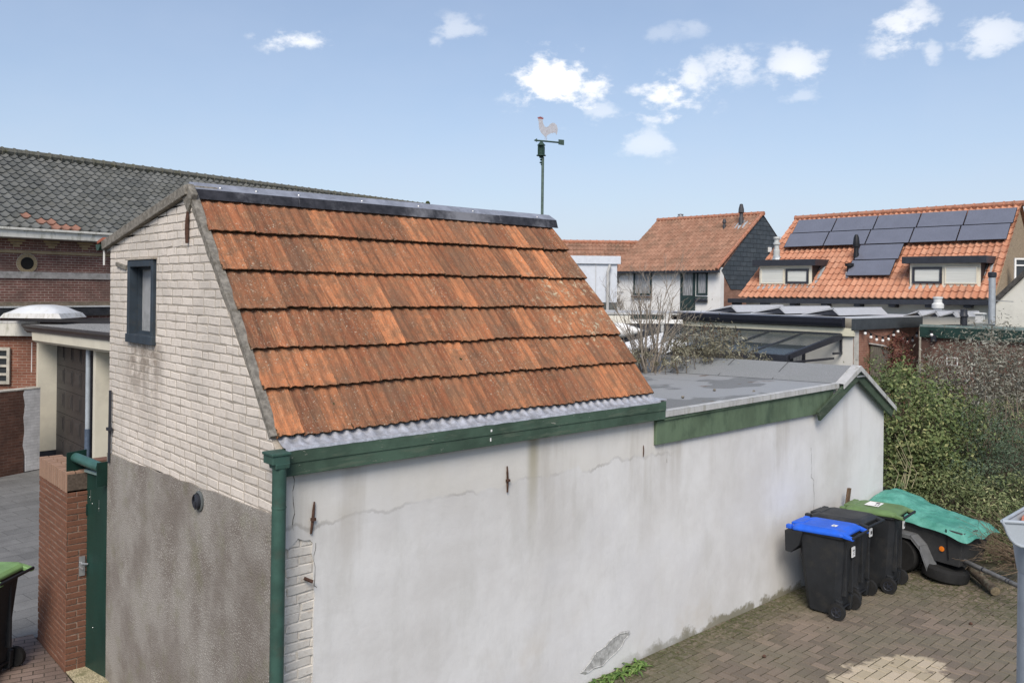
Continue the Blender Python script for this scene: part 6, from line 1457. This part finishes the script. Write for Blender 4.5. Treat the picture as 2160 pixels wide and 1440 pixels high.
m_dk = leafmat('dark_shrub_leaf', (.05, .08, .05), (.095, .14, .085), (.17, .21, .13))
m_hg = leafmat('hedge_leaf', (.075, .10, .04), (.155, .19, .08), (.33, .33, .17))
m_sv = leafmat('silvery_dead_leaf', (.14, .13, .10), (.25, .25, .205), (.50, .50, .44))
m_bd = leafmat('grey_olive_leaf', (.13, .12, .08), (.23, .22, .155), (.42, .41, .32))
m_rd = leafmat('russet_leaf', (.08, .025, .02), (.15, .045, .03), (.22, .15, .07))
m_stem = plain('grey_brown_stem', (.15, .12, .09), .9, var=.3, scale=20)
def B(u, v, Y, rx, ry, rz): return (at(u, v, Y), V((rx, ry, rz)))
shrub('climber_shrub', 'dense yellow-green climber billowing past the gable end of the outbuilding', 'shrub',
      [B(1908, 862, 15.2, .78, .8, .72), B(1908, 950, 14.6, .62, .7, .80), B(1962, 910, 14.8, .70, .75, .80), B(1985, 975, 14.4, .75, .6, .6), B(1890, 812, 15.6, .45, .5, .42), B(1898, 1010, 14.3, .42, .5, .5), B(1950, 1000, 14.3, .6, .5, .5)], 15000, .060, m_yg, 1, msteam=m_stem, clumps=230, lw=.6)
shrub('evergreen_shrub', 'dark blue-green fine-leaved shrub right of the yellow-green climber', 'shrub',
      [B(2062, 920, 14.6, .85, .8, .50), B(2135, 955, 14.2, .75, .8, .6), B(2075, 1000, 14.0, .9, .6, .42), B(2150, 1010, 13.8, .6, .6, .45)], 13000, .042, m_dk, 2, msteam=m_stem, clumps=170, lw=.35)
shrub('mixed_hedge', 'low olive hedge of mixed leaves along the paving behind the trailer', 'hedge',
      [B(1945, 1030, 14.0, .62, .45, .36), B(2010, 1050, 13.6, .65, .45, .38), B(2080, 1070, 13.2, .65, .5, .46), B(2150, 1080, 12.9, .7, .5, .5), B(2120, 1130, 12.7, .55, .45, .40), B(2040, 1110, 13.0, .5, .4, .35), B(2175, 1150, 12.3, .5, .45, .5), B(2110, 1180, 12.5, .5, .4, .28)], 15000, .055, m_hg, 3, msteam=m_stem, clumps=230, lw=.35)
shrub('silvery_shrub', 'tall silvery half-dead shrub in front of the green-edged wing', 'shrub',
      [B(2060, 790, 19.5, 1.15, 1.0, .95), B(2130, 770, 19, .9, .9, .9), B(2140, 860, 17.5, .9, .8, .6), B(1990, 810, 19, .55, .7, .5), B(2040, 850, 17.5, .7, .7, .45)], 12000, .085, m_sv, 4, msteam=m_stem, clumps=200, lw=.28)
shrub('buddleia', 'grey-olive buddleia bush with drooping seed heads behind the felt roof', 'shrub',
      [B(1490, 728, 14.2, .55, .6, .36), B(1530, 745, 14.0, .5, .5, .28), B(1440, 745, 14.0, .5, .5, .22), B(1390, 750, 13.8, .45, .45, .14), B(1585, 758, 14.2, .4, .4, .12), B(1340, 752, 13.6, .35, .4, .12)], 5000, .055, m_bd, 5, msteam=m_stem, clumps=160, lw=.3)
shrub('russet_climber', 'dark red-brown climber on the salmon brick wall below the festoon bulbs', 'shrub', [B(1893, 745, 22.2, .32, .25, .42), B(1900, 775, 21.5, .35, .3, .35), B(1880, 722, 22.4, .12, .1, .30), B(1906, 722, 22.4, .12, .1, .25)], 2600, .06, m_rd, 6, msteam=m_stem, clumps=60)
shrub('low_bramble', 'tangled brown-green growth between the brick wall and the climber', 'shrub', [B(1860, 790, 18, .35, .5, .35), B(1930, 800, 18.5, .5, .5, .4), B(1985, 880, 15.5, .8, .6, .5), B(2110, 905, 15.2, .8, .6, .5)], 6500, .055, m_hg, 8, msteam=m_stem, clumps=100, lw=.3)
# drooping seed heads of the buddleia
R = random.Random(12); mb = MB()
for (u, v) in ((1462, 692), (1480, 686), (1487, 682), (1503, 680), (1505, 700), (1540, 690), (1555, 696), (1548, 705), (1530, 700), (1470, 705), (1450, 712), (1520, 690), (1497, 690)):
    p = at(u, v+22, 14.2); q = at(u, v+4, 14.2); e = at(u+R.choice((-8, 8)), v+3, 14.2)
    mb.tube([p, q, q.lerp(e, .5)+EZ*.02, e-EZ*.03], [.006, .008, .018, .004], 5)
sd = mb.build('seed_heads', plain('brown_seed_head', (.11, .08, .06), .9, var=.4, scale=40), bpy.data.objects['buddleia'])
# the leafless shrub: several whippy stems from one stool
R = random.Random(21); mb = MB(); b0 = at(1368, 775, 14.0); b0.z = 2.2
ls_ = thing('leafless_shrub', (b0.x, b0.y, GZ), 'leafless pale-twigged shrub rising behind the roof edge before the white house', 'shrub')
for u, v, r in ((1330, 610, .020), (1352, 640, .024), (1368, 640, .026), (1375, 605, .026), (1395, 620, .022), (1420, 625, .022), (1440, 655, .018), (1300, 650, .018), (1345, 600, .016), (1408, 600, .014), (1450, 690, .014), (1315, 670, .014)):
    tgt = at(u, v, 14.0+R.uniform(-.5, .5)); st_ = V((b0.x, b0.y, b0.z))+V((R.gauss(0, .10), R.gauss(0, .10), 0)); d = tgt-st_
    m1 = st_.lerp(tgt, .4)+V((R.gauss(0, .05), R.gauss(0, .05), -.02)); mb.tube([st_, m1, st_.lerp(tgt, .7)+V((R.gauss(0, .03), R.gauss(0, .03), 0)), tgt], [r, r*.75, r*.5, r*.25], 6, cap=False)
    for _ in range(11):
        k = R.uniform(.25, .98); q = st_.lerp(tgt, k); dd = V((d.x+R.gauss(0, .45), d.y+R.gauss(0, .45), abs(d.z)*.8+R.gauss(.1, .3)))
        twigs(mb, q, dd, R.uniform(.22, .5), .0085*(1.2-k*.5), 2, R, .5, .12, 3, (1, 3))
mb.build('branches', plain('pale_grey_bark', (.235, .205, .17), .9, var=.3, scale=20), ls_)
mb = MB()
for (u, v) in ((1290, 640), (1300, 600), (1302, 655), (1296, 570)):
    p = onx(u+4, v, x0-.02) if u > 1295 else onx(1302, v, x0-.02)
    for _ in range(12): twigs(mb, p+V((-.02, R.gauss(0, .12), R.gauss(0, .3))), (-.1, R.gauss(0, .6), R.uniform(-.2, 1)), .55, .012, 1, R, .5, .1, 3)
tag(mb.build('wall_creeper', m_stem, None, loc=tuple(onx(1302, 620, x0))), 'thin leafless creeper on the left corner of the white rear house', 'creeper')
# loose canes among the climber
R = random.Random(5)
mb = MB()
for k in range(7):
    u = R.uniform(1885, 1925); p = at(u, 1030, 13.7); q = at(u-12+R.uniform(-8, 8), 930+R.uniform(-30, 40), 13.9); mb.tube([p, p.lerp(q, .5)+right0*.12, q], [.006, .005, .003], 5)
tag(mb.build('dead_canes', plain('straw_cane', (.30, .27, .17), .8), None, loc=tuple(at(1890, 1040, 11.9))), 'pale dry canes hanging in front of the climber by the wall end', 'canes')
mb = MB()
for k in range(26):
    u = R.uniform(2050, 2165); v = R.uniform(880, 905); p = at(u, v+R.uniform(20, 60), 14.8); q = at(u+R.uniform(-25, 25), v-R.uniform(20, 60), 15.0); mb.tube([p, p.lerp(q, .5)+right0*R.gauss(0, .05), q], [.014, .010, .004], 5)
tag(mb.build('bare_stems', m_stem, None, loc=tuple(at(2100, 930, 14.8))), 'cluster of bare upright stems above the dark shrub at the right edge', 'stems')

# fallen leaves, twigs and grit on the paving
R = random.Random(77); mb = MB()
for k in range(150):
    x, y = R.uniform(3.2, 10.2), -abs(R.gauss(0, 1.3))-.03
    if R.random() < .45: x = R.uniform(8.2, 10.3); y = R.uniform(-3.2, -1.2)
    p = V((x, y, GZ+.008)); a = R.uniform(0, 6.3); d = V((math.cos(a), math.sin(a), 0)); l_ = R.uniform(.012, .038)
    if R.random() < .7: leaf(mb, p, d, l_, l_*.55, R.uniform(.05, .5), R.random(), .4)
    else: mb.tube([p, p+d*R.uniform(.04, .14)], R.uniform(.0015, .003), 4)
tag(mb.build('fallen_leaves', leafmat('dry_leaf', (.07, .045, .025), (.16, .11, .06), (.34, .29, .18))), kind='stuff')
